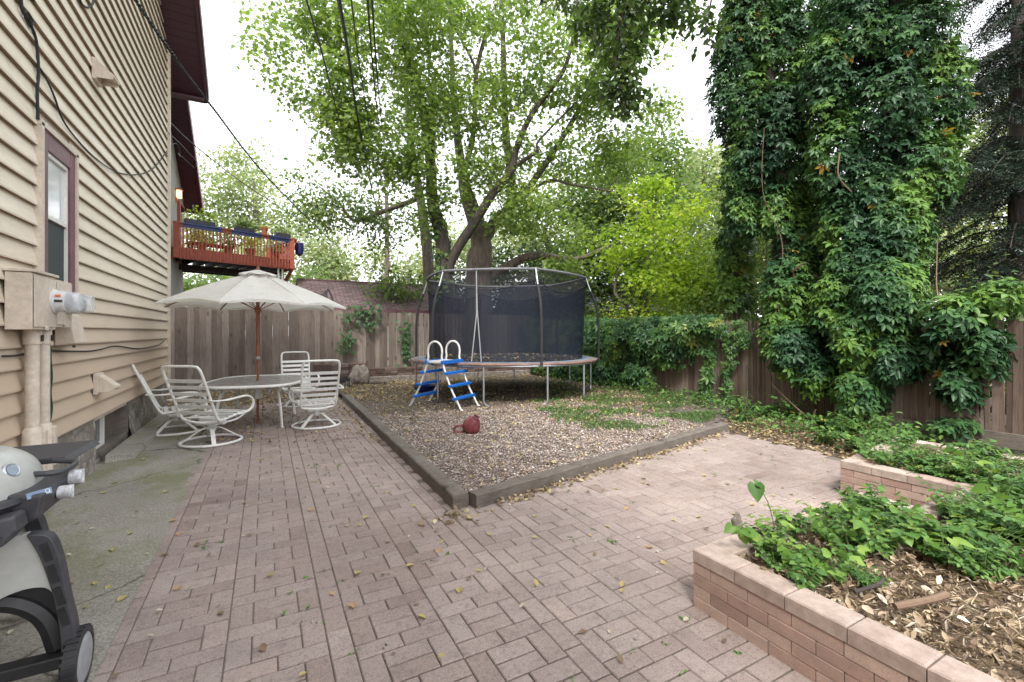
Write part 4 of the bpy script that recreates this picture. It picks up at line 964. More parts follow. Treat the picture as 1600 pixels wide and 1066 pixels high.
# =================================================================== RAISED BED
def bed():
    root = thing('raised_bed_wall', (3, 0, 0), 'pinkish brick wall of the raised planting bed at the right front', 'garden wall')
    th = .145; ch = .0665; NC = 4
    def wall(p, q, side, z0=0.0, cap=True, ends=0):
        p, q = Vector((*p, 0)), Vector((*q, 0)); L = (q - p).length; u = (q - p).normalized(); n = Vector((-u.y, u.x, 0)) * side; an = math.atan2(u.y, u.x)
        mb = MB()
        for k in range(NC):
            s = -(.11 if k % 2 else 0) ; 
            while s < L - .01:
                l = .225; a = max(s, 0); b_ = min(s + l, L); s += l
                if b_ - a < .03: continue
                c = p + u * ((a + b_) / 2) + n * (th / 2 + rnd.uniform(-.0015, .0015))
                mb.box((c.x, c.y, z0 + ch * (k + .5) - .004), (b_ - a - .004, th, ch - .004), rz=an, a=min(1, max(0, rnd.gauss(.45, .25))), ch=.004)
        mb.build('brick_courses', M['wallbrick'], root)
        mb = MB(); s = 0
        while s < L - .01:
            l = .268; b_ = min(s + l, L)
            if L - b_ < .08: b_ = L
            c = p + u * ((s + b_) / 2) + n * (th / 2); mb.box((c.x, c.y, z0 + ch * NC + .034), (b_ - s - .005, th + .012, .072), rz=an + rnd.uniform(-.004, .004), a=rnd.random(), ch=.007); s = b_
        mb.build('cap_stones', M['cap'], root)
    wall((2.2, 1.84), (2.2, -2.0), 1)                        # long left side
    wall((2.35, 1.84), (4.0, 1.86), -1)                      # back side
    wall((4.005, 1.86), (4.005, 1.36), 1)
    wall((4.153, 1.50), (4.997, 1.50), -1)                      # notch
    wall((5.0, 2.42), (5.0, 1.36), 1)
    wall((5.15, 2.42), (6.7, 2.62), -1)
    wall((6.72, 2.6), (6.72, -2.0), -1)
    # soil inside, mounded
    poly = [(2.3, 1.76), (2.3, -1.9), (6.65, -1.9), (6.65, 2.55), (5.1, 2.35), (5.1, 1.4), (4.0, 1.4), (3.95, 1.76)]
    sheet('bed_soil', poly, .275, M['bedsoil'], sub=.07, amp=.05)
    return poly
BED = bed()
def stick(a, b_, r_, lb, mat='twig', name='branch'):
    mb = MB(); a, b_ = Vector(a), Vector(b_); m = a.lerp(b_, .5) + Vector((.02, -.03, .015)); sp = smoothline([a, m, b_], 6); mb.tube(sp, [r_ * (1 + .15 * noise.noise(p * 14)) for p in sp], 8)
    o = mb.build(name, M[mat], smooth=True, origin=tuple(a)); tag(o, lb, 'stick', 'fallen sticks in the planting bed')
stick(G(1398, 948, .33) , G(1478, 929, .36), .016, 'bare brown stick lying on the mulch in the middle of the bed')
stick(G(1555, 810, .33), G(1610, 838, .36), .035, 'thick dark log end at the right edge of the bed', 'bark_dark')
stick(G(1335, 925, .33), G(1380, 905, .34), .009, 'thin dark twig lying on the mulch left of the bare stick', 'bark_dark')
def rockobj(c, r_, lb, seed, mat='rock', cat='rock'):
    mb = MB(); n = 14; V = []; F = []; c = Vector(c)
    for i in range(n + 1):
        for j in range(20):
            a = PI * i / n; b_ = 2 * PI * j / 20; d = Vector((math.sin(a) * math.cos(b_), math.sin(a) * math.sin(b_), math.cos(a)))
            f = 1 + .35 * noise.noise(d * 1.6 + Vector((seed, 0, 0))) + .12 * noise.noise(d * 5 + Vector((seed, 3, 0))); p = Vector((d.x * r_[0], d.y * r_[1], max(d.z, -.6) * r_[2])) * f
            V.append(c + p)
    for i in range(n):
        for j in range(20): F.append((i * 20 + j, (i + 1) * 20 + j, (i + 1) * 20 + (j + 1) % 20, i * 20 + (j + 1) % 20))
    mb.add(V, F); o = mb.build('rock', M[mat], smooth=True, origin=tuple(c)); tag(o, lb, cat); return o
rockobj(G(1157, 836, .33) + Vector((.04, .05, .03)), (.035, .03, .08), 'small upright grey stone on the far corner of the raised bed wall', 3)
rockobj((2.45, 14.05, .28), (.28, .22, .34), 'rough pale boulder against the brick stack at the back', 5)
rockobj((2.05, 13.6, .12), (.10, .1, .09), 'fist sized pale stone beside the black crate', 9)
# concrete block behind trampoline, log, crate, blue bucket
mb = MB(); mb.box((5.0, 14.2, .3), (1.0, .5, .56), ch=.05, rz=.05); o = mb.build('concrete_block', M['rock'], origin=(5, 14.2, 0)); tag(o, 'big rough concrete block behind the trampoline', 'concrete block')
mb = MB(); mb.tube([(2.72, 13.9, .1), (3.0, 13.85, .11), (3.28, 13.83, .1)], [.07, .075, .065], 10); o = mb.build('log', M['bark'], smooth=True, origin=(3, 13.85, .04)); tag(o, 'short pale log lying right of the boulder', 'log')
def crate():
    c = Vector((1.75, 13.4, 0)); root = thing('wire_crate', c, 'black open frame crate on the ground behind the right chair', 'crate'); mb = MB(); hx, hy, hz = .27, .18, .3
    for sx in (-1, 1):
        for sy in (-1, 1): mb.bar(c + Vector((sx * hx, sy * hy, 0)), c + Vector((sx * hx, sy * hy, hz)), .03, .03, up=(1, 0, 0))
    for z in (.03, hz):
        for sy in (-1, 1): mb.bar(c + Vector((-hx, sy * hy, z)), c + Vector((hx, sy * hy, z)), .03, .03)
        for sx in (-1, 1): mb.bar(c + Vector((sx * hx, -hy, z)), c + Vector((sx * hx, hy, z)), .03, .03)
    mb.build('frame', M['black'], root); mb = MB()
    for i in range(7): x = -hx + .075 * i + .04; mb.bar(c + Vector((x, -hy, 0)), c + Vector((x, -hy, hz)), .008, .008, up=(1, 0, 0)); mb.bar(c + Vector((x, hy, 0)), c + Vector((x, hy, hz)), .008, .008, up=(1, 0, 0))
    mb.build('wires', M['charcoal'], root)
crate()
def bucket():
    c = G(663, 612, .1); c.z = .05; root = thing('blue_basin', c, 'dark blue round basin on the gravel behind the left side of the ladder', 'basin')
    mb = MB(); mb.lathe([(.10, 0), (.19, .05), (.26, .16), (.27, .19), (.285, .2), (.27, .21), (.24, .17), (.05, .05)], c, 28); mb.build('bowl', M['darkblue'], root, smooth=True)
bucket()
def jug():
    c = G(737, 678, .05); root = thing('clay_jug', c, 'dark red clay jug with a loop handle lying on the gravel', 'jug')
    m = Matrix.Rotation(R(28), 3, 'X') @ Matrix.Rotation(R(-38), 3, 'Y')
    m = Matrix.Rotation(R(-20), 3, 'Z') @ Matrix.Rotation(R(30), 3, 'X') @ Matrix.Rotation(R(14), 3, 'Y')
    ax_ = Vector((CS, -SN, 0)) * .42 - Vector((SN, CS, 0)) * .42 + Vector((0, 0, .82)); m = ax_.to_track_quat('Z', 'Y').to_matrix(); cc = c + Vector((0, 0, .125))
    mb = MB(); mb.lathe([(.05, -.125), (.10, -.105), (.132, -.05), (.138, -.01), (.125, .05), (.095, .105), (.062, .145), (.046, .165), (.05, .182), (.040, .184), (.034, .15), (.02, .12)], cc, 30, m); mb.build('body', M['clay'], root, smooth=True)
    rt = Vector((CS, -SN, 0)); h = cc - rt * .135 + Vector((0, 0, -.055))
    mb = MB(); pts = [h + rt * (-.055 + .075 * math.cos(a)) + Vector((0, 0, .055 * math.sin(a) - .0)) for a in [2 * PI * i / 16 for i in range(16)]]; mb.tube(pts, .02, 8, closed=True); mb.build('handle', M['clay'], root, smooth=True)
    mb = MB(); mb.lathe([(.030, .1), (.033, .17)], cc, 20, m); mb.build('mouth', M['black'], root)
jug()

# =================================================================== TRAMPOLINE
def trampoline():
    cx, cy = 5.44, 10.5; C0 = Vector((cx, cy, 0)); Rr = 2.33; zr = .92; G0 = .05
    root = thing('trampoline', C0, 'large round trampoline with a black net enclosure and grey steel legs', 'trampoline')
    def q(a, r_, z): return C0 + Vector((math.cos(a) * r_, math.sin(a) * r_, z))
    AA = [2 * PI * i / 72 for i in range(72)]
    mb = MB(); mb.tube([q(a, Rr, zr - .04) for a in AA], .026, 8, closed=True); mb.build('frame_ring', M['grey_metal'], root, smooth=True)
    # jumping mat
    mb = MB(); V = [C0 + Vector((0, 0, zr - .045))]; F = []
    for i, a in enumerate(AA): V.append(q(a, 2.02, zr - .0))
    for i in range(72): F.append((0, i + 1, (i + 1) % 72 + 1))
    mb.add(V, F); mb.build('mat', M['mat'], root)
    # worn safety pad around the rim: blue, orange and pale stripes
    for (r0, r1, z0_, m, nm) in ((2.02, 2.12, .03, 'padblue', 'pad_inner_band'), (2.12, 2.32, .03, 'padgrey', 'pad_middle_band'), (2.32, 2.375, .018, 'padorange', 'pad_outer_band')):
        mb = MB(); V = []; F = []
        for i, a in enumerate(AA):
            w1 = .02 * noise.noise(Vector((math.cos(a) * 3, math.sin(a) * 3, r0 * 9))); w2 = .02 * noise.noise(Vector((math.cos(a) * 3, math.sin(a) * 3, r1 * 9)))
            V += [q(a, r0 + w1, zr + z0_ + w1 * .4), q(a, r1 + w2, zr + z0_ + w2 * .4), q(a, r1 + w2, zr + z0_ - .03), q(a, r0 + w1, zr - .012)]
        for i in range(72):
            j = (i + 1) % 72
            for k in range(4): F.append((i * 4 + k, i * 4 + (k + 1) % 4, j * 4 + (k + 1) % 4, j * 4 + k))
        mb.add(V, F); mb.build(nm, M[m], root)
    # legs, each pair with bent feet
    for dg in (204, 232, 266, 294, 340, 8, 55, 83, 120, 148):
        a = R(dg); sgn = 1 if dg in (204, 266, 340, 55, 120) else -1; a2 = a + sgn * R(2.2) * -1
        mb = MB(); pts = [q(a, Rr, zr - .04), q(a, Rr, .30), q(a, Rr, .16), q(a + sgn * R(.9), Rr - .01, .08), q(a + sgn * R(3), Rr - .02, .045)]
        if dg in (232, 294, 8, 83, 148): pts = [q(a, Rr, zr - .04), q(a, Rr, .30), q(a, Rr, .16), q(a + R(.9), Rr - .01, .08), q(a + R(3), Rr - .02, .045)]
        else: pts = [q(a, Rr, zr - .04), q(a, Rr, .30), q(a, Rr, .16), q(a - R(.9), Rr - .01, .08), q(a - R(3), Rr - .02, .045)]
        mb.tube(smoothline(pts, 4), .022, 8); mb.build('leg', M['grey_metal'], root, smooth=True)
    # six bent poles; phi measured from the camera-facing side as in the picture
    F0 = math.atan2(-CS, -SN)                                # direction from centre to camera
    tops = []
    for ph in (20, 80, 140, 200, 260, 320):
        a = F0 + R(ph); tops.append(a)
        mb = MB(); pts = [q(a, 2.41, .88), q(a, 2.41, 1.2), q(a, 2.41, 1.7), q(a, 2.36, 2.2), q(a, 2.21, 2.62)]; sp = smoothline(pts, 5); mb.tube(sp, .028, 10); p_ = mb.build('net_pole', M['foam'], root, smooth=True)
        mb = MB(); mb.tube(smoothline([q(a, 2.21, 2.62), q(a, 2.13, 2.85), q(a, 2.09, 2.99)], 4), .019, 8); mb.build('pole_tip', M['grey_metal'], p_, smooth=True)
    rt = 2.09
    for k in range(6):
        a0, a1 = tops[k], tops[(k + 1) % 6]; p0, p1 = q(a0, rt, 2.97), q(a1, rt, 2.97)
        mid = p0.lerp(p1, .5) + (p0.lerp(p1, .5) - C0 - Vector((0, 0, 2.97))).normalized() * .10
        sp = smoothline([p0, p0.lerp(mid, .5) + (mid - C0 - Vector((0, 0, 2.97))).normalized() * .03, mid, p1.lerp(mid, .5) + (mid - C0 - Vector((0, 0, 2.97))).normalized() * .03, p1], 4)
        mb = MB(); mb.tube(sp, .036, 8, flat=.9, up=(0, 0, 1)); mb.build('top_rail', M['topsleeve'], root, smooth=True)
        # net panel: upper thin band and lower dense net, waisted between poles
        K = 12; rows = [(2.95, 0), (2.62, 1), (1.8, 2), (1.2, 3), (.95, 4)]
        def npnt(i, lv, z):
            t = i / K; a = a0 + ((a1 - a0 + 2 * PI) % (2 * PI)) * t; sag = math.sin(PI * t)
            chord = p0.lerp(p1, t); rc = (Vector((chord.x, chord.y, 0)) - C0).length
            ph = math.atan2(chord.y - cy, chord.x - cx)
            if lv == 0: return q(ph, rc + .05 * sag * 1.6, z - .02)
            if lv == 1: return q(ph, rc * .985 - .03 * sag + .02, z + .13 * (1 - sag) + .03 * math.cos(4 * PI * t) * .0 - .08 * sag)
            if lv == 2: return q(ph, rc * .6 + 1.98 * .4 - .02 * sag, z)
            if lv == 3: return q(ph, (rc * .3 + 1.99 * .7), z)
            return q(a if lv == 4 else ph, 2.0, z)
        mb = MB(); V = [npnt(i, lv, z) for z, lv in rows for i in range(K + 1)]
        mb.add(V[K + 1:], [((r_) * (K + 1) + i, (r_) * (K + 1) + i + 1, (r_ + 1) * (K + 1) + i + 1, (r_ + 1) * (K + 1) + i) for r_ in (0, 1, 2) for i in range(K)]); mb.build('net_panel', M['net'], root, smooth=True)
        mb = MB(); mb.add(V[:2 * (K + 1)], [(i, i + 1, K + 1 + i + 1, K + 1 + i) for i in range(K)]); mb.build('net_upper_band', M['net_thin'], root, smooth=True)
        mb = MB(); mb.tube([npnt(i, 1, rows[1][0]) for i in range(K + 1)], .012, 5); mb.build('net_hem', M['foam'], root)
    # zip / entrance edges of the net, pale
    a = F0 + R(-17); b_ = F0 + R(-12)
    mb = MB(); mb.tube([q(a, 1.97, 2.93), q(a, 1.96, 2.0), q(a - R(3), 2.0, .95)], .024, 5, flat=.4); mb.tube([q(a, 1.98, 2.93), q(a + R(.5), 1.97, 2.1), q(a + R(3.5), 2.0, .95)], .024, 5, flat=.4); mb.build('net_entrance_edge', M['greytrim'], root)
    # leaf litter collected on the mat
    global rng
    rng = np.random.default_rng(77); n = 700; a = rng.random(n) * 2 * PI; r_ = 1.95 * np.sqrt(rng.random(n)); r_ = np.where(rng.random(n) < .5, 1.6 + rng.random(n) * .4, r_)
    p = np.stack([cx + np.cos(a) * r_, cy + np.sin(a) * r_, zr - .04 + .045 * r_ / 2.02 + .012 + rng.random(n) * .008], 1)
    o = leafmesh('leaves_on_trampoline', p, rng.normal(size=(n, 3)) * .3 + (0, 0, 1), rdir(n), .06 + .05 * rng.random(n), 'curl', M['dry'], None, (cx, cy, zr), v=rng.random(n) * .85)
    tag(o, 'scattered dry leaves lying on the trampoline mat', 'leaves', kind='stuff')
M['padblue'] = simple('faded_blue_pad', (.05, .13, .26), .5, scale=9, amt=.5, dirt=(.3, .3, .3))
M['padgrey'] = simple('pale_worn_pad', (.17, .18, .20), .6, scale=9, amt=.3, dirt=(.30, .17, .11))
M['padorange'] = simple('faded_orange_pad', (.30, .17, .13), .6, scale=3, amt=.5, dirt=(.20, .24, .30))
M['topsleeve'] = simple('grey_sleeve', (.13, .135, .145), .7, scale=20, amt=.3)
M['greytrim'] = simple('grey_webbing', (.34, .35, .37), .6)
trampoline()

def ladder():
    A, Cc = Vector((2.70, 9.38, .05)), Vector((3.36, 8.46, .05)); u = (Cc - A).normalized(); v = Vector((-u.y, u.x, 0)); L = (Cc - A).length; W_ = .66; cen = (A + Cc) / 2 + v * W_ / 2; cen.z = .05
    root = thing('step_ladder', cen, 'white A frame pool ladder with blue steps leaning by the trampoline', 'ladder')
    def q(s, t, z): return A + u * (L / 2 + s) + v * t + Vector((0, 0, z - .05 + 0))
    H_ = L / 2; hx = .18                                     # half spread at the platform
    for t in (0, W_):
        def sx(z): return H_ - (H_ - hx) * min(1, z / 1.0) ** 1.0
        pts = [q(-H_ - .07, t, .0 + .04), q(-H_ + .0, t, .16), q(-sx(.5), t, .5), q(-sx(1.0), t, 1.0), q(-hx + .005, t, 1.2)] + [q(-.165 * math.cos(a), t, 1.24 + .165 * math.sin(a)) for a in (R(25), R(60), R(90), R(120), R(155))] + [q(hx - .005, t, 1.2), q(sx(1.0), t, 1.0), q(sx(.5), t, .5), q(H_, t, .16), q(H_ + .07, t, .04)]
        mb = MB(); mb.tube(smoothline(pts, 4), .021, 9); mb.build('side_rail', M['white_paint'], root, smooth=True)
        for s_ in (-1, 1):
            mb = MB(); mb.tube([q(s_ * (H_ + .07), t, .05), q(s_ * (H_ + .10), t, .03)], .027, 8); mb.build('foot', M['white_paint'], root)
    an = math.atan2(v.y, v.x)
    for s_ in (-1, 1):
        for z in (.27, .52, .77):
            x = s_ * (H_ - (H_ - hx) * z); mb = MB(); c = q(x + s_ * .03, W_ / 2, z); mb.box(c, (W_ + .1, .10, .05), rz=an, ch=.012); mb.build('step', M['blue'], root)
    mb = MB(); mb.box(q(0, W_ / 2, .985), (W_ - .06, 2 * hx + .02, .045), rz=an, ch=.01); mb.build('platform', M['white_paint'], root)
    for s_ in (-1, 1):
        mb = MB(); mb.box(q(s_ * (hx + .02), W_ / 2, .985), (W_ + .09, .06, .075), rz=an, ch=.012); mb.build('platform_edge', M['blue'], root)
ladder()

# =================================================================== TABLE, UMBRELLA, CHAIRS
TC = Vector((-.13, 9.24, 0))
def table():
    root = thing('patio_table', TC, 'white oval patio table with a frosted glass top and the umbrella through it', 'table')
    def sup(a, A_, B_, e=.62): c, s = math.cos(a), math.sin(a); return (A_ * math.copysign(abs(c) ** e, c), B_ * math.copysign(abs(s) ** e, s))
    rz = Matrix.Rotation(R(-12), 3, 'Z'); n = 64; A_, B_ = .74, .98; zt = .745
    def W_(x, y, z): return TC + rz @ Vector((x, y, z))
    mb = MB(); mb.tube([W_(*sup(2 * PI * i / n, A_, B_), zt - .012) for i in range(n)], .024, 8, closed=True); mb.build('rim', M['white_paint'], root, smooth=True)
    mb = MB(); mb.add([W_(*sup(2 * PI * i / n, A_ - .01, B_ - .01), zt) for i in range(n)] + [W_(*sup(2 * PI * i / n, A_ - .01, B_ - .01), zt - .008) for i in range(n)], [tuple(range(n)), tuple(range(2 * n - 1, n - 1, -1))]); mb.build('glass_top', M['tglass'], root)
    for sx, sy in ((1, 1), (1, -1), (-1, 1), (-1, -1)):
        mb = MB(); mb.tube(smoothline([W_(sx * .16, sy * .10, .52), W_(sx * .2, sy * .13, .62), W_(sx * .28, sy * .30, .685), W_(sx * .40, sy * .48, .62), W_(sx * .46, sy * .56, .40), W_(sx * .50, sy * .60, .0)], 5), .026, 8, flat=.7); mb.build('leg', M['white_paint'], root, smooth=True)
        mb = MB(); mb.tube(smoothline([W_(sx * .43, sy * .52, .60), W_(sx * .50, sy * .60, .69), W_(sx * .54, sy * .65, .725)], 3), .018, 6); mb.build('bracket', M['white_paint'], root, smooth=True)
    mb = MB(); mb.lathe([(.05, .42), (.065, .44), (.065, .66), (.05, .68)], TC, 16); mb.bar(W_(-.2, -.13, .66), W_(.2, .13, .66), .04, .03); mb.bar(W_(-.2, .13, .655), W_(.2, -.13, .655), .04, .03); mb.build('umbrella_hub', M['white_paint'], root)
table()
def umbrella():
    root = thing('patio_umbrella', TC, 'large off white canvas umbrella with scalloped edge on a brown wooden pole', 'umbrella')
    mb = MB(); mb.tube([TC + Vector((0, 0, .0)), TC + Vector((0, 0, 1.28))], .021, 12); mb.build('lower_pole', M['pole_wood'], root, smooth=True)
    mb = MB(); mb.tube([TC + Vector((0, 0, 1.10)), TC + Vector((0, 0, 2.62))], .029, 12); mb.build('upper_pole', M['pole_wood'], root, smooth=True)
    mb = MB(); mb.tube([TC + Vector((0, 0, 1.12)), TC + Vector((0, 0, 1.17))], .033, 12); mb.build('pole_collar', M['greytrim'], root, smooth=True)
    n = 8; a0 = R(-28.4 + 10); Rc = 1.49; zt, ze = 2.66, 2.07
    def cp(t, k, f):    # t 0..1 radius, panel k, f 0..1 across the panel
        aa = a0 + 2 * PI * (k + f) / n; s = math.sin(PI * f); ch_ = math.cos(PI / n) / math.cos((f - .5) * 2 * PI / n); r_ = Rc * t * (ch_ - .05 * s * t * t)
        z = zt + (ze - zt) * (t ** 1.12) - .05 * s * math.sin(PI * min(t * 1.05, 1)) - .03 * t ** 8 + (.065 * s * t ** 6)
        z += .012 * noise.noise(Vector((r_ * math.cos(aa) * 3, r_ * math.sin(aa) * 3, 0)))
        return TC + Vector((math.cos(aa) * r_, math.sin(aa) * r_, z))
    K, J = 14, 8
    mb = MB(); V = []; F = []
    for k in range(n):
        b_ = len(V)
        for i in range(K + 1):
            t = .11 + .89 * i / K
            for j in range(J + 1): V.append(cp(t, k, j / J))
        for i in range(K):
            for j in range(J): F.append((b_ + i * (J + 1) + j, b_ + (i + 1) * (J + 1) + j, b_ + (i + 1) * (J + 1) + j + 1, b_ + i * (J + 1) + j + 1))
        # valance flap
        for j in range(J + 1): p = cp(1, k, j / J); V.append(p + Vector((0, 0, -.025 - .02 * math.sin(PI * j / J))))
        e = b_ + K * (J + 1); g = b_ + (K + 1) * (J + 1)
        for j in range(J): F.append((e + j, g + j, g + j + 1, e + j + 1))
    mb.add(V, F); mb.build('canopy', M['canvas'], root, smooth=True)
    mb = MB(); V = [TC + Vector((0, 0, zt + .05))]; F = []
    for i in range(32):
        a = 2 * PI * i / 32 + a0; r_ = .30 + .012 * math.cos(8 * (a - a0)); V.append(TC + Vector((math.cos(a) * r_, math.sin(a) * r_, zt - .055 - .012 * math.cos(8 * (a - a0)) * -1)))
        F.append((0, i + 1, (i + 1) % 32 + 1))
    mb.add(V, F); mb.build('vent_cap', M['canvas'], root, smooth=True, ang=80)
    mb = MB(); mb.lathe([(.02, 0), (.03, .02), (.02, .05), (.005, .06)], TC + Vector((0, 0, zt + .045)), 12); mb.build('finial', M['pole_wood'], root, smooth=True)
    for k in range(n):
        mb = MB(); pts = [cp(t, k, 0) + Vector((0, 0, -.022)) for t in (.05, .3, .6, .985)]; mb.tube(pts, .009, 5); rb = mb.build('rib', M['pole_wood'], root)
        mb = MB(); mb.tube([TC + Vector((0, 0, 1.98)), cp(.5, k, 0) + Vector((0, 0, -.03))], .008, 5); mb.build('strut', M['pole_wood'], rb)
        mb = MB(); mb.tube([cp(t, k, 0) + Vector((0, 0, .004)) for t in (.12, .4, .7, 1)], .007, 4); mb.build('seam', M['canvas'], root)
    mb = MB(); mb.lathe([(.045, 1.94), (.05, 1.96), (.05, 2.02), (.045, 2.04)], TC, 12); mb.build('runner', M['pole_wood'], root)
umbrella()

def chair_proto():
    root = bpy.data.objects.new('swivel_patio_chair', None); COL.objects.link(root); ROOTLOC[root.name] = Vector((0, 0, 0))
    wp = M['white_paint']
    mb = MB(); mb.tube([Vector((.38 * math.cos(a), .38 * math.sin(a), .022)) for a in [2 * PI * i / 40 for i in range(40)]], .019, 8, closed=True); mb.build('base_ring', wp, root, smooth=True)
    for k in range(4):
        a = R(45 + 90 * k); c, s = math.cos(a), math.sin(a)
        mb = MB(); pts = smoothline([(c * .37, s * .37, .03), (c * .24, s * .24, .12), (c * .12, s * .12, .20), (c * .05, s * .05, .215)], 4)
        V = []; F = []
        for i, p in enumerate(pts):
            sd = Vector((-s, c, 0)) * .026; t = Vector((0, 0, .007)); V += [p - sd - t, p + sd - t, p + sd + t, p - sd + t]
        for i in range(len(pts) - 1):
            for j in range(4): F.append((i * 4 + j, i * 4 + (j + 1) % 4, i * 4 + 4 + (j + 1) % 4, i * 4 + 4 + j))
        F += [(3, 2, 1, 0), tuple(len(pts) * 4 - 4 + j for j in range(4))]; mb.add(V, F); mb.build('base_leg', wp, root)
    mb = MB(); mb.lathe([(.05, .18), (.055, .2), (.055, .26), (.045, .27)], (0, 0, 0), 16); mb.box((0, 0, .29), (.30, .20, .05), ch=.01); mb.tube([(-.19, .02, .30), (.19, .02, .30)], .042, 12); mb.build('swivel_hub', wp, root, smooth=True)
    # side frames: back upright runs down into the seat rail
    bt, tilt = 1.14, -.60
    pts = [(-.27, .30, .40), (-.27, .10, .375), (-.27, -.12, .35), (-.272, -.20, .37), (-.275, -.27, .50), (-.28, -.40, .80), (-.28, -.50, 1.03), (-.265, -.535, 1.105), (-.22, -.55, 1.135), (0, -.555, 1.14)]
    full = [Vector(p) for p in pts] + [Vector((-p[0], p[1], p[2])) for p in pts[-2::-1]]
    mb = MB(); mb.tube(smoothline(full, 4), .018, 8); mb.build('back_frame', wp, root, smooth=True)
    fr = [(-.27, .30, .40), (-.30, .36, .40), (-.27, .40, .385), (-.10, .42, .375), (.10, .42, .375), (.27, .40, .385), (.30, .36, .40), (.27, .30, .40)]
    mb = MB(); mb.tube(smoothline(fr, 3), .017, 8); mb.tube(smoothline([(-.27, -.16, .34), (0, -.19, .31), (.27, -.16, .34)], 4), .017, 8); mb.build('seat_frame', wp, root, smooth=True)
    mb = MB(); mb.tube(smoothline([(-.31, .33, .40), (-.24, .22, .31), (-.18, .05, .285), (-.20, -.10, .31), (-.27, -.20, .37)], 4), .014, 7); mb.tube(smoothline([(.31, .33, .40), (.24, .22, .31), (.18, .05, .285), (.20, -.10, .31), (.27, -.20, .37)], 4), .014, 7); mb.build('rocker_frame', wp, root, smooth=True)
    for z in np.linspace(.47, .93, 6):
        y = -.265 - (z - .47) * .42; mb = MB(); d = Vector((0, -.39, .92)).normalized()
        mb.bar((-.295, y, z), (.295, y, z), .052, .005, up=(0, .92, .39)); mb.build('back_strap', M['strap'], root)
    for y in np.linspace(-.13, .34, 6):
        z = .375 + max(0, (y + .05)) * .09; mb = MB(); mb.bar((-.292, y, z), (.292, y, z), .052, .005); mb.build('seat_strap', M['strap'], root)
    for s in (-1, 1):
        ap = [(s * .285, -.37, .66), (s * .36, -.36, .655), (s * .395, -.18, .645), (s * .40, .05, .655), (s * .40, .22, .65), (s * .395, .335, .59), (s * .39, .36, .50), (s * .36, .31, .42), (s * .30, .22, .385), (s * .27, .18, .38)]
        sp = smoothline(ap, 4); rr = [.013 if i < 8 or i > len(sp) - 8 else .02 for i in range(len(sp))]
        mb = MB(); mb.tube(sp, rr, 8, flat=.8); mb.build('armrest', wp, root, smooth=True)
    return root
CH = chair_proto()
tag(CH, 'white strap swivel chair nearest the camera, seen from behind at the left of the table', 'chair', 'white swivel chairs round the patio table')
copy_tree(CH, Vector((-1.27, 8.98, .004)), R(-80), 'white strap swivel chair against the house wall, seen from its side')
copy_tree(CH, Vector((.76, 8.45, 0)), R(3), 'white strap swivel chair at the right of the table beside the gravel timber')
copy_tree(CH, Vector((.60, 11.0, 0)), R(182), 'white strap chair on the far side of the table near the brick stack')
CH.location = (-.70, 7.88, .004); CH.rotation_euler = (0, 0, R(-35))

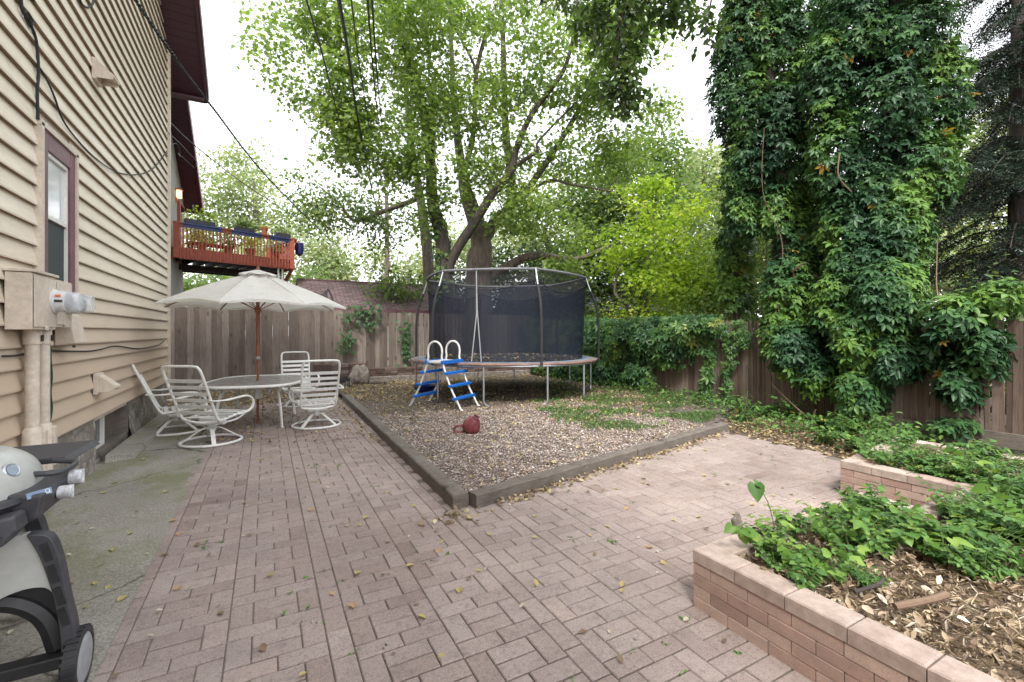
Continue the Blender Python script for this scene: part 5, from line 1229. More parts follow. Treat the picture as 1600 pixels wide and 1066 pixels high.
# =================================================================== GRILL
def grill():
    root = thing('gas_grill_cart', (-1.15, 2.85, 0), 'portable gas grill with a warm grey lid on a folding black cart with wheels', 'grill')
    cx, cy = -1.22, 2.86
    # lid: flattened dome, half egg in section
    def dome(ax, ay, az, z0, c, e=.8, n=14, m=36):
        V = []; F = []
        for i in range(n + 1):
            t = PI / 2 * i / n
            for j in range(m):
                a = 2 * PI * j / m; ca, sa = math.cos(a), math.sin(a); k = math.cos(t) ** .75
                V.append((c[0] + ax * k * math.copysign(abs(ca) ** e, ca), c[1] + ay * k * math.copysign(abs(sa) ** e, sa), z0 + az * math.sin(t) ** .9))
        for i in range(n):
            for j in range(m): F.append((i * m + j, i * m + (j + 1) % m, (i + 1) * m + (j + 1) % m, (i + 1) * m + j))
        return V, F
    mb = MB(); mb.add(*dome(.30, .30, .20, .895, (cx, cy))); lid = mb.build('lid', M['grill_grey'], root, smooth=True)
    mb = MB(); m = Vector((.85, -.4, .42)).to_track_quat('Z', 'Y').to_matrix()
    pc = Vector((cx + .247, cy - .108, 1.0)); mb.lathe([(.034, 0), (.034, .01), (.028, .016), (.022, .012)], pc, 24, m); th_ = mb.build('thermometer', M['grey_metal'], lid, smooth=True)
    mb = MB(); mb.lathe([(.024, .012), (.0235, .0165)], pc, 24, m); mb.build('dial', M['dialglass'], th_)
    mb = MB(); mb.tube(smoothline([(cx + .26, cy + .0, .955), (cx + .37, cy + .02, .945), (cx + .375, cy + .2, .945), (cx + .28, cy + .24, .955)], 4), .013, 8); mb.build('lid_handle', M['charcoal'], lid, smooth=True)
    for a_, z_ in ((.62, .93), (.95, .915)):
        mb = MB(); mb.lathe([(.006, 0), (.006, .004), (.003, .005)], (cx + .298 * math.cos(-a_ * .5) , cy - .285 * math.sin(a_ * .5), z_), 10, Vector((.8, -.5, .1)).to_track_quat('Z', 'Y').to_matrix()); mb.build('screw', M['grey_metal'], lid)
    # dark tub with a flared lip
    V = []; F = []; prof = [(.33, .33, .90), (.335, .335, .88), (.30, .30, .85), (.27, .27, .78), (.20, .20, .70)]
    for ax, ay, z in prof:
        for j in range(36): a = 2 * PI * j / 36; ca, sa = math.cos(a), math.sin(a); V.append((cx + ax * math.copysign(abs(ca) ** .7, ca), cy + ay * math.copysign(abs(sa) ** .7, sa), z))
    for i in range(len(prof) - 1):
        for j in range(36): F.append((i * 36 + (j + 1) % 36, i * 36 + j, (i + 1) * 36 + j, (i + 1) * 36 + (j + 1) % 36))
    F += [tuple(range(36)), tuple((len(prof) - 1) * 36 + j for j in range(35, -1, -1))]
    mb = MB(); mb.add(V, F); mb.build('tub', M['charcoal'], root, smooth=True, ang=50)
    # control panel on the +X face with knobs
    mb = MB(); mb.prism([(cx + .26, cy - .18, .915), (cx + .375, cy - .18, .90), (cx + .36, cy - .18, .80), (cx + .28, cy - .18, .77)], (0, .42, 0)); mb.build('control_panel', M['charcoal'], root, bevel=.012)
    for y, z, r_ in ((cy + .14, .885, .034), (cy + .0, .855, .028)):
        mb = MB(); mb.lathe([(r_ * 1.0, 0), (r_, .045), (r_ * .8, .05)], (cx + .37, y, z), 20, Matrix.Rotation(R(90), 3, 'Y')); mb.box((cx + .40, y, z), (.05, .012, r_ * 2.1)); mb.build('knob', M['knob'], root, bevel=.003)
    pn = Vector((.70, -.58, .35)).normalized(); mq = pn.to_track_quat('Z', 'Y').to_matrix(); pq = Vector((cx + .352, cy - .15, .90)); rr_ = Vector((.58, .70, 0)).normalized(); uu_ = pn.cross(rr_) * -1
    uu_ = uu_ if uu_.z > 0 else -uu_
    V = [pq + rr_ * a + uu_ * b_ + pn * c for c in (0, .006) for a, b_ in ((-.045, -.013), (.045, -.013), (.045, .013), (-.045, .013))]
    mb = MB(); mb.add(V, [(0, 1, 2, 3), (4, 5, 6, 7), (0, 1, 5, 4), (1, 2, 6, 5), (2, 3, 7, 6), (3, 0, 4, 7)]); pl_ = mb.build('badge_plate', M['badge'], root)
    mb = MB(); qc = pq + rr_ * .028 + pn * .0075; mb.tube([qc + rr_ * .008 * math.cos(t) + uu_ * .009 * math.sin(t) for t in [2 * PI * i / 16 for i in range(16)]], .0016, 5, closed=True); mb.tube([qc + rr_ * .003 - uu_ * .003, qc + rr_ * .010 - uu_ * .011], .0016, 5); mb.build('letter_q', M['white_paint'], pl_)
    # side tables
    mb = MB(); mb.prism([(cx - .16, cy + .31, .955), (cx + .30, cy + .31, .955), (cx + .33, cy + .31, .93), (cx + .30, cy + .31, .925), (cx - .16, cy + .31, .925)], (.03, .36, .01)); mb.build('side_table', M['charcoal'], root, bevel=.006)
    mb = MB(); mb.prism([(cx + .10, cy - .36, .84), (cx + .33, cy - .30, .86), (cx + .34, cy - .30, .80), (cx + .30, cy - .32, .745), (cx + .16, cy - .36, .74)], (0, .10, 0)); mb.build('table_bracket', M['charcoal'], root, bevel=.012)
    mb = MB(); mb.prism([(cx + .235, cy - .366, .785), (cx + .275, cy - .366, .80), (cx + .305, cy - .366, .79), (cx + .275, cy - .366, .765), (cx + .245, cy - .366, .77)], (0, .04, 0)); mb.build('latch_slot', M['black'], root)
    # cart end frames in the planes Y = cy -/+: outer leg, grey web, arch
    for side, y in ((-1, cy - .16), (1, cy + .24)):
        fx = cx + (.345 if side < 0 else .17)
        leg = [(fx - .02, .74), (fx + .05, .72), (fx + .085, .62), (fx + .11, .45), (fx + .135, .30), (fx + .14, .17), (fx + .09, .17), (fx + .085, .30), (fx + .06, .48), (fx + .02, .64)]
        lo_ = smoothline([(a, 0, b_) for a, b_ in leg[:6]], 5); li_ = smoothline([(a, 0, b_) for a, b_ in leg[6:] + [leg[0]]], 5)[:-1]
        mb = MB(); mb.prism([(p.x, y - .03, p.z) for p in lo_ + li_], (0, .06, 0)); o = mb.build('leg', M['charcoal'], root, bevel=.004, smooth=True, ang=30)
        if side < 0:
            for k in range(4):
                t0 = .12 + k * .13; xo = [fx + .066, fx + .088, fx + .107, fx + .121][k]; zo = [.655, .555, .455, .36][k]
                m_ = Matrix.Rotation(R(-14), 3, 'Y'); mb = MB(); mb.box((xo - .022, y - .0315, zo), (.026, .003, .082), m=m_); mb.build('leg_inset', M['black'], o)
        web = [(fx - .02, .74), (fx + .02, .64), (fx + .06, .47), (fx + .03, .50), (fx - .04, .505), (fx - .13, .47), (fx - .22, .38), (fx - .30, .24), (fx - .33, .24), (fx - .33, .50), (fx - .25, .66), (fx - .12, .74)]
        wl = smoothline([(a, 0, b_) for a, b_ in web[2:9]], 5)
        mb = MB(); mb.prism([(web[0][0], y - .018, web[0][1]), (web[1][0], y - .018, web[1][1])] + [(p.x, y - .018, p.z) for p in wl] + [(a, y - .018, b_) for a, b_ in web[9:]], (0, .036, 0)); mb.build('cart_web', M['grill_grey'], root, bevel=.003, smooth=True, ang=30)
        # broad black arch behind the web
        pts = [(fx + .06, y + .05, .20), (fx + .02, y + .05, .34), (fx - .07, y + .05, .43), (fx - .2, y + .05, .46), (fx - .33, y + .05, .43), (fx - .5, y + .05, .2)]
        mb = MB(); mb.tube(smoothline(pts, 5), .045, 8, flat=1.0); mb.build('arch', M['black'], root, smooth=True)
        mb = MB(); mb.prism([(a, y + .03, b_) for a, b_ in [(fx + .05, .56), (fx + .09, .22), (fx + .03, .22), (fx - .04, .38), (fx - .16, .44), (fx - .3, .44), (fx - .3, .55)]], (0, .03, 0)); mb.build('arch_panel', M['black'], root)
    y = cy - .16
    mb = MB(); mb.bar((cx - .35, y, .165), (cx + .44, y, .165), .07, .055); mb.build('axle_bar', M['black'], root, bevel=.008)
    mb = MB(); mb.bar((cx + .40, y - .02, .165), (cx + .40, cy - .0, .165), .05, .05); mb.build('bottom_rail', M['black'], root, bevel=.008)
    for x in (cx + .475, cx - .38):
        m = Matrix.Rotation(R(90), 3, 'Y'); mb = MB(); mb.lathe([(.08, -.028), (.122, -.028), (.132, -.018), (.132, .018), (.122, .028), (.105, .028), (.1, .02)], (x, y + .02, .135), 36, m)
        for j in range(30):
            a = 2 * PI * j / 30; mb.box((x, y + .02 + math.cos(a) * .132, .135 + math.sin(a) * .132), (.05, .012, .006), m=Matrix.Rotation(a - PI / 2, 3, 'X'))
        wh = mb.build('wheel', M['black'], root, smooth=True)
        mb = MB(); mb.lathe([(.102, .0), (.103, .024), (.09, .03), (.02, .024)], (x, y + .02, .135), 36, m); mb.build('hubcap', M['hub'], wh, smooth=True)
M['badge'] = simple('badge_blue_grey', (.16, .23, .34), .35)
M['dialglass'] = simple('dial_glass', (.22, .27, .32), .15)
M['hub'] = simple('grey_hubcap', (.30, .31, .33), .5, scale=30, amt=.15)
grill()

# =================================================================== TREES
def Pz(x, y, d, z):                  # on the ray of column x at depth d, at height z
    p = P(x, y, d); p.z = z; return p
def pb(x, y, d, rx, ry, rd, k):      # blob given by its picture size at depth d
    return (tuple(P(x, y, d)), (rx * d / FP, rd, ry * d / FP), k)
tree('maple_tree', 'maple with a dark vine wrapped trunk and one long limb leaning right, behind the trampoline', 'tree',
     [([Pz(694, 0, 16.6, -.05), P(693, 420, 16.6), P(690, 370, 16.6), P(676, 315, 16.6), P(672, 244, 16.6), P(658, 160, 16.6), P(640, 90, 16.6), P(612, 0, 16.6), P(600, -120, 16.6)], [.34, .25, .19, .12, .06]),
      ([P(697, 445, 16.6), P(706, 405, 16.5), P(743, 345, 16.3), P(770, 303, 16.2), P(798, 268, 16), P(806, 235, 15.9), P(830, 180, 15.7), P(875, 120, 15.5), P(893, 70, 15.4), P(905, -20, 15.3)], [.20, .17, .12, .08, .04]),
      ([P(672, 250, 16.6), P(674, 205, 16.2), P(650, 140, 15.8), P(625, 50, 15.3), P(600, -50, 15)], [.14, .10, .05]),
      ([P(804, 260, 16), P(840, 235, 15.8), P(842, 220, 15.8), P(900, 160, 15.5)], [.09, .05, .03]),
      ([P(665, 160, 16.6), P(600, 85, 15.5), P(545, 85, 15), P(510, 95, 14.6)], [.09, .05, .02]),
      ([P(660, 260, 16.6), P(610, 262, 15.8), P(590, 255, 15.5)], [.11, .08, .05]),
      ([P(690, 10, 16.2), P(740, 100, 16), P(745, 160, 16)], [.03, .05, .03])],
     [pb(540, 60, 14.5, 125, 105, 1.9, 95), pb(490, 120, 14.2, 70, 70, 1.4, 42), pb(600, 190, 15, 75, 70, 1.4, 52), pb(545, 205, 14.4, 60, 62, 1.2, 42), pb(590, 265, 15, 60, 40, 1.2, 22),
      pb(660, 80, 16, 90, 110, 2, 70), pb(700, 190, 16, 80, 50, 1.6, 36), pb(745, 120, 16, 65, 80, 1.8, 34), pb(695, 265, 15.6, 65, 42, 1.4, 36), pb(600, -60, 15, 200, 60, 3, 55), pb(660, 340, 16.4, 50, 30, 1.3, 12), pb(640, 10, 14, 110, 60, 1.6, 40)],
     'maple', .15, M['maple'], M['bark_dark'], nleaf=44, spread=.66, seed=1, gap=.33, gs=.75)
tree('maple_tree', 'thick grey trunked maple forking above the trampoline, right of the vine wrapped maple', 'tree',
     [([Pz(747, 0, 18, -.05), P(748, 420, 18), P(752, 385, 18), P(745, 350, 18), P(728, 300, 18), P(722, 268, 18), P(712, 190, 18), P(706, 90, 18), P(700, -60, 18)], [.58, .46, .34, .20, .12, .06]),
      ([P(752, 380, 18), P(775, 345, 18), P(800, 310, 18), P(790, 200, 17.6), P(786, 60, 17), P(780, -40, 17)], [.28, .2, .12, .06]),
      ([P(806, 320, 18), P(850, 260, 17.5), P(900, 180, 17), P(950, 90, 16.5), P(990, 0, 16)], [.14, .11, .07, .03]),
      ([P(722, 285, 18), P(740, 205, 17.5), P(745, 110, 17), P(770, 20, 16.6), P(790, -30, 16)], [.12, .08, .04]),
      ([P(770, 430, 18), P(830, 400, 17.6), P(900, 405, 17.3), P(960, 380, 17)], [.20, .17, .10, .05]),
      ([P(790, 340, 18), P(850, 285, 17.4), P(900, 290, 17), P(960, 300, 17)], [.08, .05, .03])],
     [pb(860, 60, 16, 110, 110, 2.2, 85), pb(930, 130, 16, 85, 75, 1.8, 50), pb(960, 50, 15.5, 90, 80, 1.8, 46), pb(880, 220, 16.6, 90, 60, 1.8, 52), pb(950, 240, 17, 75, 45, 1.6, 34), pb(800, 200, 17, 70, 70, 1.6, 30), pb(820, -60, 16, 230, 70, 3, 60), pb(1000, 190, 17, 50, 40, 1.3, 20),
      pb(830, 340, 16.8, 85, 55, 1.5, 42), pb(880, 390, 16.6, 75, 48, 1.4, 38), pb(770, 290, 16.8, 55, 40, 1.2, 22), pb(760, 60, 17, 60, 80, 1.6, 30)],
     'maple', .15, M['maple'], M['bark'], nleaf=40, spread=.68, seed=2, gap=.31, gs=.75)
tree('slender_tree', 'thin straight trunked tree left of the vine wrapped maple', 'tree',
     [([Pz(670, 0, 20, -.05), P(669, 420, 20), P(662, 345, 20), P(655, 300, 20), P(641, 210, 20), P(630, 110, 20)], [.30, .24, .2, .14, .06]),
      ([P(655, 310, 20), P(600, 330, 20), P(555, 345, 20), P(530, 318, 20), P(497, 290, 20)], [.12, .10, .06, .02])],
     [pb(540, 340, 20, 75, 50, 1.8, 36), pb(620, 400, 19.5, 55, 42, 1.4, 34), pb(620, 445, 18.5, 38, 32, 1, 22), pb(505, 290, 20, 50, 40, 1.4, 16), pb(600, 320, 20, 55, 45, 1.5, 20), pb(630, 180, 20, 60, 70, 2, 20)],
     'fold', .17, M['mid'], M['bark'], nleaf=44, spread=.75, seed=3, gap=.28)
tree('ash_tree', 'bright lime green young tree behind the right fence, right of the trampoline', 'tree',
     [([Pz(1010, 0, 15.5, -.05), P(1010, 480, 15.5), P(1012, 400, 15.5), P(1022, 330, 15.5), P(1030, 280, 15.5)], [.09, .07, .04, .015]),
      ([Pz(995, 0, 15, 1.2), P(985, 485, 15), P(960, 455, 15), P(975, 400, 15)], [.06, .06, .03]),
      ([P(1012, 430, 15.5), P(1050, 380, 15.2), P(1075, 330, 15)], [.04, .03, .01])],
     [pb(1035, 335, 15, 78, 62, 1.2, 40), pb(1060, 390, 14.6, 72, 50, 1.1, 32), pb(975, 390, 15, 60, 60, 1.1, 26), pb(1090, 450, 14, 62, 32, 1, 32), pb(1040, 440, 14.4, 70, 36, 1, 30), pb(1010, 290, 15.5, 38, 26, .9, 14)],
     'fold', .16, M['lime'], M['bark'], nleaf=34, spread=.5, seed=4, gap=.3, gs=1.2, flat=.45)
tree('background_tree', 'mid green leafy tree behind the lime green tree', 'tree',
     [([Pz(1000, 0, 24, -.05), P(1000, 400, 24), P(1005, 250, 24)], [.3, .2, .06])],
     [pb(990, 290, 24, 90, 70, 3, 70), pb(930, 330, 24, 80, 60, 3, 50), pb(1060, 360, 24, 80, 70, 3, 60), pb(1000, 420, 22, 110, 50, 2.5, 60), pb(920, 400, 22, 60, 50, 2, 40), pb(1100, 450, 20, 70, 50, 2, 44), pb(1020, 230, 24, 45, 35, 2, 22)],
     'quad', .26, M['mid'], M['bark'], nleaf=52, spread=1.1, seed=5, gap=.12)
tree('background_tree', 'dark dense tree filling the gap right behind the trampoline net', 'tree',
     [([Pz(860, 0, 25, -.05), P(862, 430, 25), P(850, 360, 25)], [.3, .22, .08]), ([P(862, 440, 22), P(905, 420, 22), P(940, 380, 22)], [.16, .12, .05])],
     [pb(840, 430, 23, 110, 50, 2.5, 80), pb(900, 460, 21, 80, 36, 2, 60), pb(760, 470, 22, 60, 50, 2, 34), pb(700, 470, 22, 50, 40, 2, 22), pb(820, 500, 20, 130, 30, 1.6, 60), pb(860, 350, 24, 80, 40, 2.5, 30)],
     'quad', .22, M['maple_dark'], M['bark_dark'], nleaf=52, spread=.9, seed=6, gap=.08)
tree('distant_tree', 'pale washed out tree far beyond the red deck', 'tree',
     [([Pz(400, 0, 42, -.05), P(402, 380, 42), P(396, 280, 42)], [.4, .3, .08])],
     [pb(350, 300, 42, 70, 60, 5, 62), pb(420, 330, 42, 80, 55, 5, 64), pb(480, 390, 40, 80, 42, 4, 62), pb(400, 410, 38, 110, 34, 4, 60), pb(330, 360, 40, 60, 50, 4, 42), pb(380, 250, 42, 45, 25, 3, 16), pb(530, 425, 40, 36, 16, 3, 14)],
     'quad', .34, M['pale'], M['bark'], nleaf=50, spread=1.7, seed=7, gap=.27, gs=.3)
tree('distant_tree', 'leafy green tree under the red deck beyond the fence', 'tree',
     [([Pz(330, 0, 30, -.05), P(330, 480, 30)], [.3, .1])],
     [pb(330, 455, 28, 65, 32, 2.5, 60), pb(400, 470, 28, 60, 30, 2, 36), pb(470, 440, 30, 40, 26, 2, 18)],
     'quad', .28, M['mid'], M['bark'], nleaf=46, spread=1.0, seed=8, gap=.1)
tree('distant_tree', 'pale tree with orange tinted top in the gap left of the creeper covered trees', 'tree',
     [([Pz(1120, 0, 45, -.05), P(1120, 380, 45), P(1118, 290, 45)], [.4, .3, .08])],
     [pb(1095, 300, 45, 55, 60, 4, 60), pb(1140, 290, 45, 60, 55, 4, 60), pb(1120, 380, 42, 90, 50, 4, 70), pb(1090, 255, 45, 40, 22, 3, 20)],
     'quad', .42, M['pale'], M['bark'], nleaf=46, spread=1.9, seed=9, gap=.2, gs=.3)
tree('background_tree', 'pale yellow green tree glimpsed between the creeper mass and the spruce', 'tree',
     [([Pz(1480, 0, 26, -.05), P(1480, 300, 26)], [.3, .1])],
     [pb(1500, 300, 26, 110, 80, 3, 90), pb(1350, 420, 24, 130, 60, 3, 90), pb(1250, 400, 24, 90, 80, 3, 70), pb(1560, 200, 26, 90, 60, 3, 34), pb(1540, 420, 22, 120, 60, 2.5, 80), pb(1200, 330, 26, 60, 60, 3, 34)],
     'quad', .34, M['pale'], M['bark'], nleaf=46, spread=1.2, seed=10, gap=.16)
tree('distant_tree', 'pale green tree far behind the garage and the maple trunks', 'tree',
     [([Pz(640, 0, 38, -.05), P(640, 420, 38)], [.4, .12]), ([Pz(830, 0, 38, -.05), P(830, 380, 38)], [.4, .12])],
     [pb(640, 420, 38, 50, 40, 3, 34), pb(700, 400, 38, 60, 50, 4, 46), pb(790, 390, 38, 80, 60, 4, 70), pb(880, 330, 38, 90, 60, 4, 70), pb(590, 400, 38, 30, 22, 2, 8)],
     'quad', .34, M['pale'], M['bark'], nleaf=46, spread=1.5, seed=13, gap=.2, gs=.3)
# hanging bough over the yard
tree('overhanging_bough', 'bough of large leaves hanging down into the top of the picture left of the creepers', 'tree',
     [([Pz(1232, 0, 9.2, -.05), P(1220, 300, 9.1), P(1200, 120, 9), P(1160, -90, 8.6), P(1040, -80, 8), P(990, -40, 8), P(965, 60, 8), P(962, 150, 8)], [.12, .11, .1, .05, .02]), ([P(1050, -70, 8), P(1110, -30, 8), P(1102, 45, 8)], [.03, .01])],
     [pb(965, 40, 8, 48, 60, .5, 30), pb(975, 120, 8, 32, 50, .4, 26), pb(1000, -20, 8, 90, 34, .6, 26), pb(1075, 0, 8, 48, 26, .5, 18), pb(1102, 50, 8, 16, 22, .2, 4), pb(880, -25, 8.5, 80, 26, .5, 14), pb(935, 15, 8, 50, 30, .4, 14)],
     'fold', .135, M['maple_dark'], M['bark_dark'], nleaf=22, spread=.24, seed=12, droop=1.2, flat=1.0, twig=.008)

def spruce():
    global rng
    rng = np.random.default_rng(900)
    base = P(1592, 519, 9.6); base.z = -.05
    root = thing('spruce_tree', base, 'tall dark spruce with drooping branches at the right edge', 'tree')
    mb = MB(); mb.tube([base, base + Vector((0, 0, 4)), base + Vector((0, 0, 9)), base + Vector((0, 0, 13))], [.20, .17, .11, .04], 14); mb.build('trunk', M['bark_dark'], root, smooth=True)
    mb = MB(); S, Nn, Ax = [], [], []
    for k in range(150):
        z = rnd.uniform(1.6, 12.2); a = rnd.uniform(0, 2 * PI); L = (1.9 + rnd.random() * .7) * (1 - z / 15); 
        if z < 3.2: L *= 1.0
        p0 = base + Vector((0, 0, z)); d = Vector((math.cos(a), math.sin(a), 0)); pts = [p0, p0 + d * L * .35 + Vector((0, 0, .05)), p0 + d * L * .7 + Vector((0, 0, -.22)), p0 + d * L + Vector((0, 0, -.55))]
        sp = smoothline(pts, 5); mb.tube(sp, lerpr([.026, .006], len(sp)), 5, cap=False)
        if z < 3.0 and rnd.random() < .6: continue
        n = int(52 * L); t = .15 + .85 * rng.random(n); idx = np.minimum((t * (len(sp) - 1)).astype(int), len(sp) - 1); A_ = np.array([tuple(p) for p in sp])[idx]
        sd = np.array([-d.y, d.x, 0.0]); sg = rng.choice([-1, 1], n)[:, None]
        dr = sd * sg * (.5 + .6 * rng.random((n, 1))) + np.array(tuple(d)) * .6 + np.array([0, 0, -1.0]) * (.25 + .9 * rng.random((n, 1)))
        S.append(A_ + rng.normal(size=(n, 3)) * .03); Ax.append(dr); Nn.append(rng.normal(size=(n, 3)) * .6 + (0, 0, 1))
    mb.build('branches', M['bark_dark'], root)
    S = np.vstack(S); Ax = np.vstack(Ax); Nn = np.vstack(Nn); n = len(S)
    # each twig carries a double row of short needle blades
    K = 13; t = np.linspace(.05, 1, K); size = .30 + .22 * rng.random(n); dirn = nrm(Ax)
    pos = (S[:, None, :] + dirn[:, None, :] * (t[None, :, None] * size[:, None, None])).reshape(-1, 3)
    side = nrm(np.cross(dirn, nrm(Nn))); sg = np.where(np.arange(K) % 2, 1, -1)
    ax = (dirn[:, None, :] * .8 + side[:, None, :] * sg[None, :, None]).reshape(-1, 3)
    leafmesh('needles', pos, np.repeat(Nn, K, 0) + rng.normal(size=(n * K, 3)) * .4, ax, .085, 'quad', M['needle'], root, v=np.repeat(rng.random(n) * .6, K) + rng.random(n * K) * .4, sxyz=np.tile(np.array([[.42, 1, 1]]), (n * K, 1)))
spruce()

# =================================================================== CREEPERS
def cb(x, y, d, rx, ry, rd, k): return (tuple(P(x, y, d)), (rx * d / FP, rd, ry * d / FP), k)
def FD(x, k=-.2): return 8.97 / (SN + (x - 800) / FP * CS) + k     # depth of the side fence along column x
D = 9.3
b1 = Pz(1228, 0, D + .1, -.05)
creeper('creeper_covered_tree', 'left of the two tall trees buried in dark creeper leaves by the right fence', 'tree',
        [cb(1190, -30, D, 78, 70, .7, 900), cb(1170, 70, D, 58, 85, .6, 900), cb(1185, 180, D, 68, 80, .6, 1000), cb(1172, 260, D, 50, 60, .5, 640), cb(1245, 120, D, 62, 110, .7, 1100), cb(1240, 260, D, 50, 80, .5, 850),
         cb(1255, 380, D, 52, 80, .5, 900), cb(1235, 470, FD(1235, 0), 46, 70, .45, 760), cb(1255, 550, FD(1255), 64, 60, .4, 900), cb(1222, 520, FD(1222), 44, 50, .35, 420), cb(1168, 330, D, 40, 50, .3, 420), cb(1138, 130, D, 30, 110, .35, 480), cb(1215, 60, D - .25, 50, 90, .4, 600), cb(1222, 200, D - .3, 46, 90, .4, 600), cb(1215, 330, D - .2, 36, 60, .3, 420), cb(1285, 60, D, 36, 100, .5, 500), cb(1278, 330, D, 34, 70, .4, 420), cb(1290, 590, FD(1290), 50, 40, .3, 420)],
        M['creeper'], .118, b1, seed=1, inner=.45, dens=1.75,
        trunk=[([b1, Pz(1235, 0, D + .1, 2), P(1222, 300, D + .1), P(1200, 150, D + .1), P(1162, 30, D + .1), P(1150, -120, D + .1)], [.24, .22, .2, .18, .16])],
        branches=[([P(1238, 640, 8.6), P(1232, 560, 8.5), P(1238, 480, 8.6), P(1240, 430, 8.6), P(1228, 400, 8.7)], .018), ([P(1222, 560, 8.6), P(1216, 470, 8.6), P(1222, 380, 8.7), P(1192, 300, 8.7), P(1194, 200, 8.7)], .008), ([P(1237, 425, 8.55), P(1250, 415, 8.4), P(1258, 411, 8.3)], .022), ([P(1205, 600, 8.5), P(1260, 650, 8), P(1275, 640, 7.9)], .014)])
D = 8.2
b2 = Pz(1400, 0, D + .2, -.05)
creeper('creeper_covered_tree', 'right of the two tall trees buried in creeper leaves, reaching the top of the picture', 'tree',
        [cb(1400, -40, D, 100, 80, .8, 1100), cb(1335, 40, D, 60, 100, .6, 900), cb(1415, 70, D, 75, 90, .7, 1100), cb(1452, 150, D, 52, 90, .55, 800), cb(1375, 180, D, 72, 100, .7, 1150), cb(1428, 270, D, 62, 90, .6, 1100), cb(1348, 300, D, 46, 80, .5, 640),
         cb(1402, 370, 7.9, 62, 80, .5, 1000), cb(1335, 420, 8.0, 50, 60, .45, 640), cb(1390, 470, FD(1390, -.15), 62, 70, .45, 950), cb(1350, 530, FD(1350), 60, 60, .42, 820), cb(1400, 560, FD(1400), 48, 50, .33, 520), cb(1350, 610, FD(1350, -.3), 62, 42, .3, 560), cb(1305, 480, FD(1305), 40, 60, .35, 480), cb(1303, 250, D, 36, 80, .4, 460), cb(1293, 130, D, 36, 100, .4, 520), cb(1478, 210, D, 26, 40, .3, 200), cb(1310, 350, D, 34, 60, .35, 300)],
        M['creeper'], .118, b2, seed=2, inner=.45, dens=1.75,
        trunk=[([b2, Pz(1402, 0, D + .2, 3), P(1395, 120, D + .2), P(1380, -120, D + .2)], [.26, .24, .2, .18])],
        branches=[([P(1467, 470, 6.9), P(1463, 440, 7.2), P(1465, 370, 7.5)], .009), ([P(1312, 240, 7.6), P(1310, 275, 7.6), P(1330, 300, 7.6)], .012)])
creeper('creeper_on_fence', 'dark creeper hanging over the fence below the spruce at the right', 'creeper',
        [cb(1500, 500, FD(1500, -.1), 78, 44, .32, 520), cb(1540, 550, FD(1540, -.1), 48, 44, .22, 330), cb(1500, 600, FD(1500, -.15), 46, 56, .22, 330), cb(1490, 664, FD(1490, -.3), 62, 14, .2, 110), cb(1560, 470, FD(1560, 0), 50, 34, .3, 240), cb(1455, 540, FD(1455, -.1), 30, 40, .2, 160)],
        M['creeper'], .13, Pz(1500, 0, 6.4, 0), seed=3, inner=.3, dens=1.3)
creeper('creeper_covered_stump', 'narrow column of dark creeper just left of the two tall trees, above the fence', 'creeper',
        [cb(1150, 380, 10.5, 36, 60, .4, 420), cb(1150, 450, 10.5, 28, 60, .35, 320), cb(1150, 320, 10.5, 24, 24, .3, 120)],
        M['creeper'], .15, Pz(1150, 0, 10.4, 0), seed=4, inner=.4, trunk=[([Pz(1152, 0, 10.5, -.05), P(1150, 400, 10.5), P(1150, 330, 10.5)], [.08, .07, .04])])
# hedge beyond the side fence
def hedge():
    global rng
    rng = np.random.default_rng(55); i = 0
    for (x, y, r_, h, lb, mt) in ((12.4, 8.0, 1.3, 5.0, 'tall loose shrub filling the gap between the narrow creeper column and the tall trees', 'mid') , (13.6, 9.3, 1.8, 7.0, 'tall pale green tree form behind the narrow creeper column', 'mid'), (12.6, 10.4, 1.3, 3.6, 'yellow green bush far behind the side fence under the lime green tree', 'lime'), (10.3, 8.2, 1.1, 2.6, 'green shrub behind the side fence, just right of the narrow creeper column', 'mid'), (10.4, 11.0, 1.1, 2.7, 'yellow green shrub rising behind the side fence below the lime green tree', 'lime'), (10.5, 5.4, 1.1, 2.4, 'green shrub behind the side fence showing between the two creeper covered trees', 'mid'), (10.4, 3.0, 1.2, 2.5, 'dark shrub behind the side fence under the spruce', 'maple_dark'), (10.6, 13.6, 1.2, 2.5, 'green shrub behind the far end of the side fence beside the trampoline', 'mid')):
        root = thing('shrub', (x, y, -.05), lb, 'shrub', 'shrubs behind the side fence'); n = 2600 if h < 3 else 9000; q = rdir(n) * (.55 + .5 * rng.random((n, 1)) ** .7); p = np.array([x, y, h * .52]) + q * (r_, r_ * 1.25, h * .5) * (1 + .2 * rng.normal(size=(n, 1)))
        leafmesh('foliage', p, q + rng.normal(size=(n, 3)) * .5 + (0, 0, .5), rdir(n) + (0, 0, -.4), .10 * (.6 + .8 * rng.random(n)), 'fold', M[mt], root)
        mb = MB()
        for k in range(5): a = k * 1.3; mb.tube(smoothline([(x, y, -.05), (x + .2 * math.cos(a), y + .2 * math.sin(a), h * .4), (x + .6 * math.cos(a), y + .6 * math.sin(a), h * .8)], 4), .02, 5)
        mb.build('stems', M['twig'], root)
hedge()
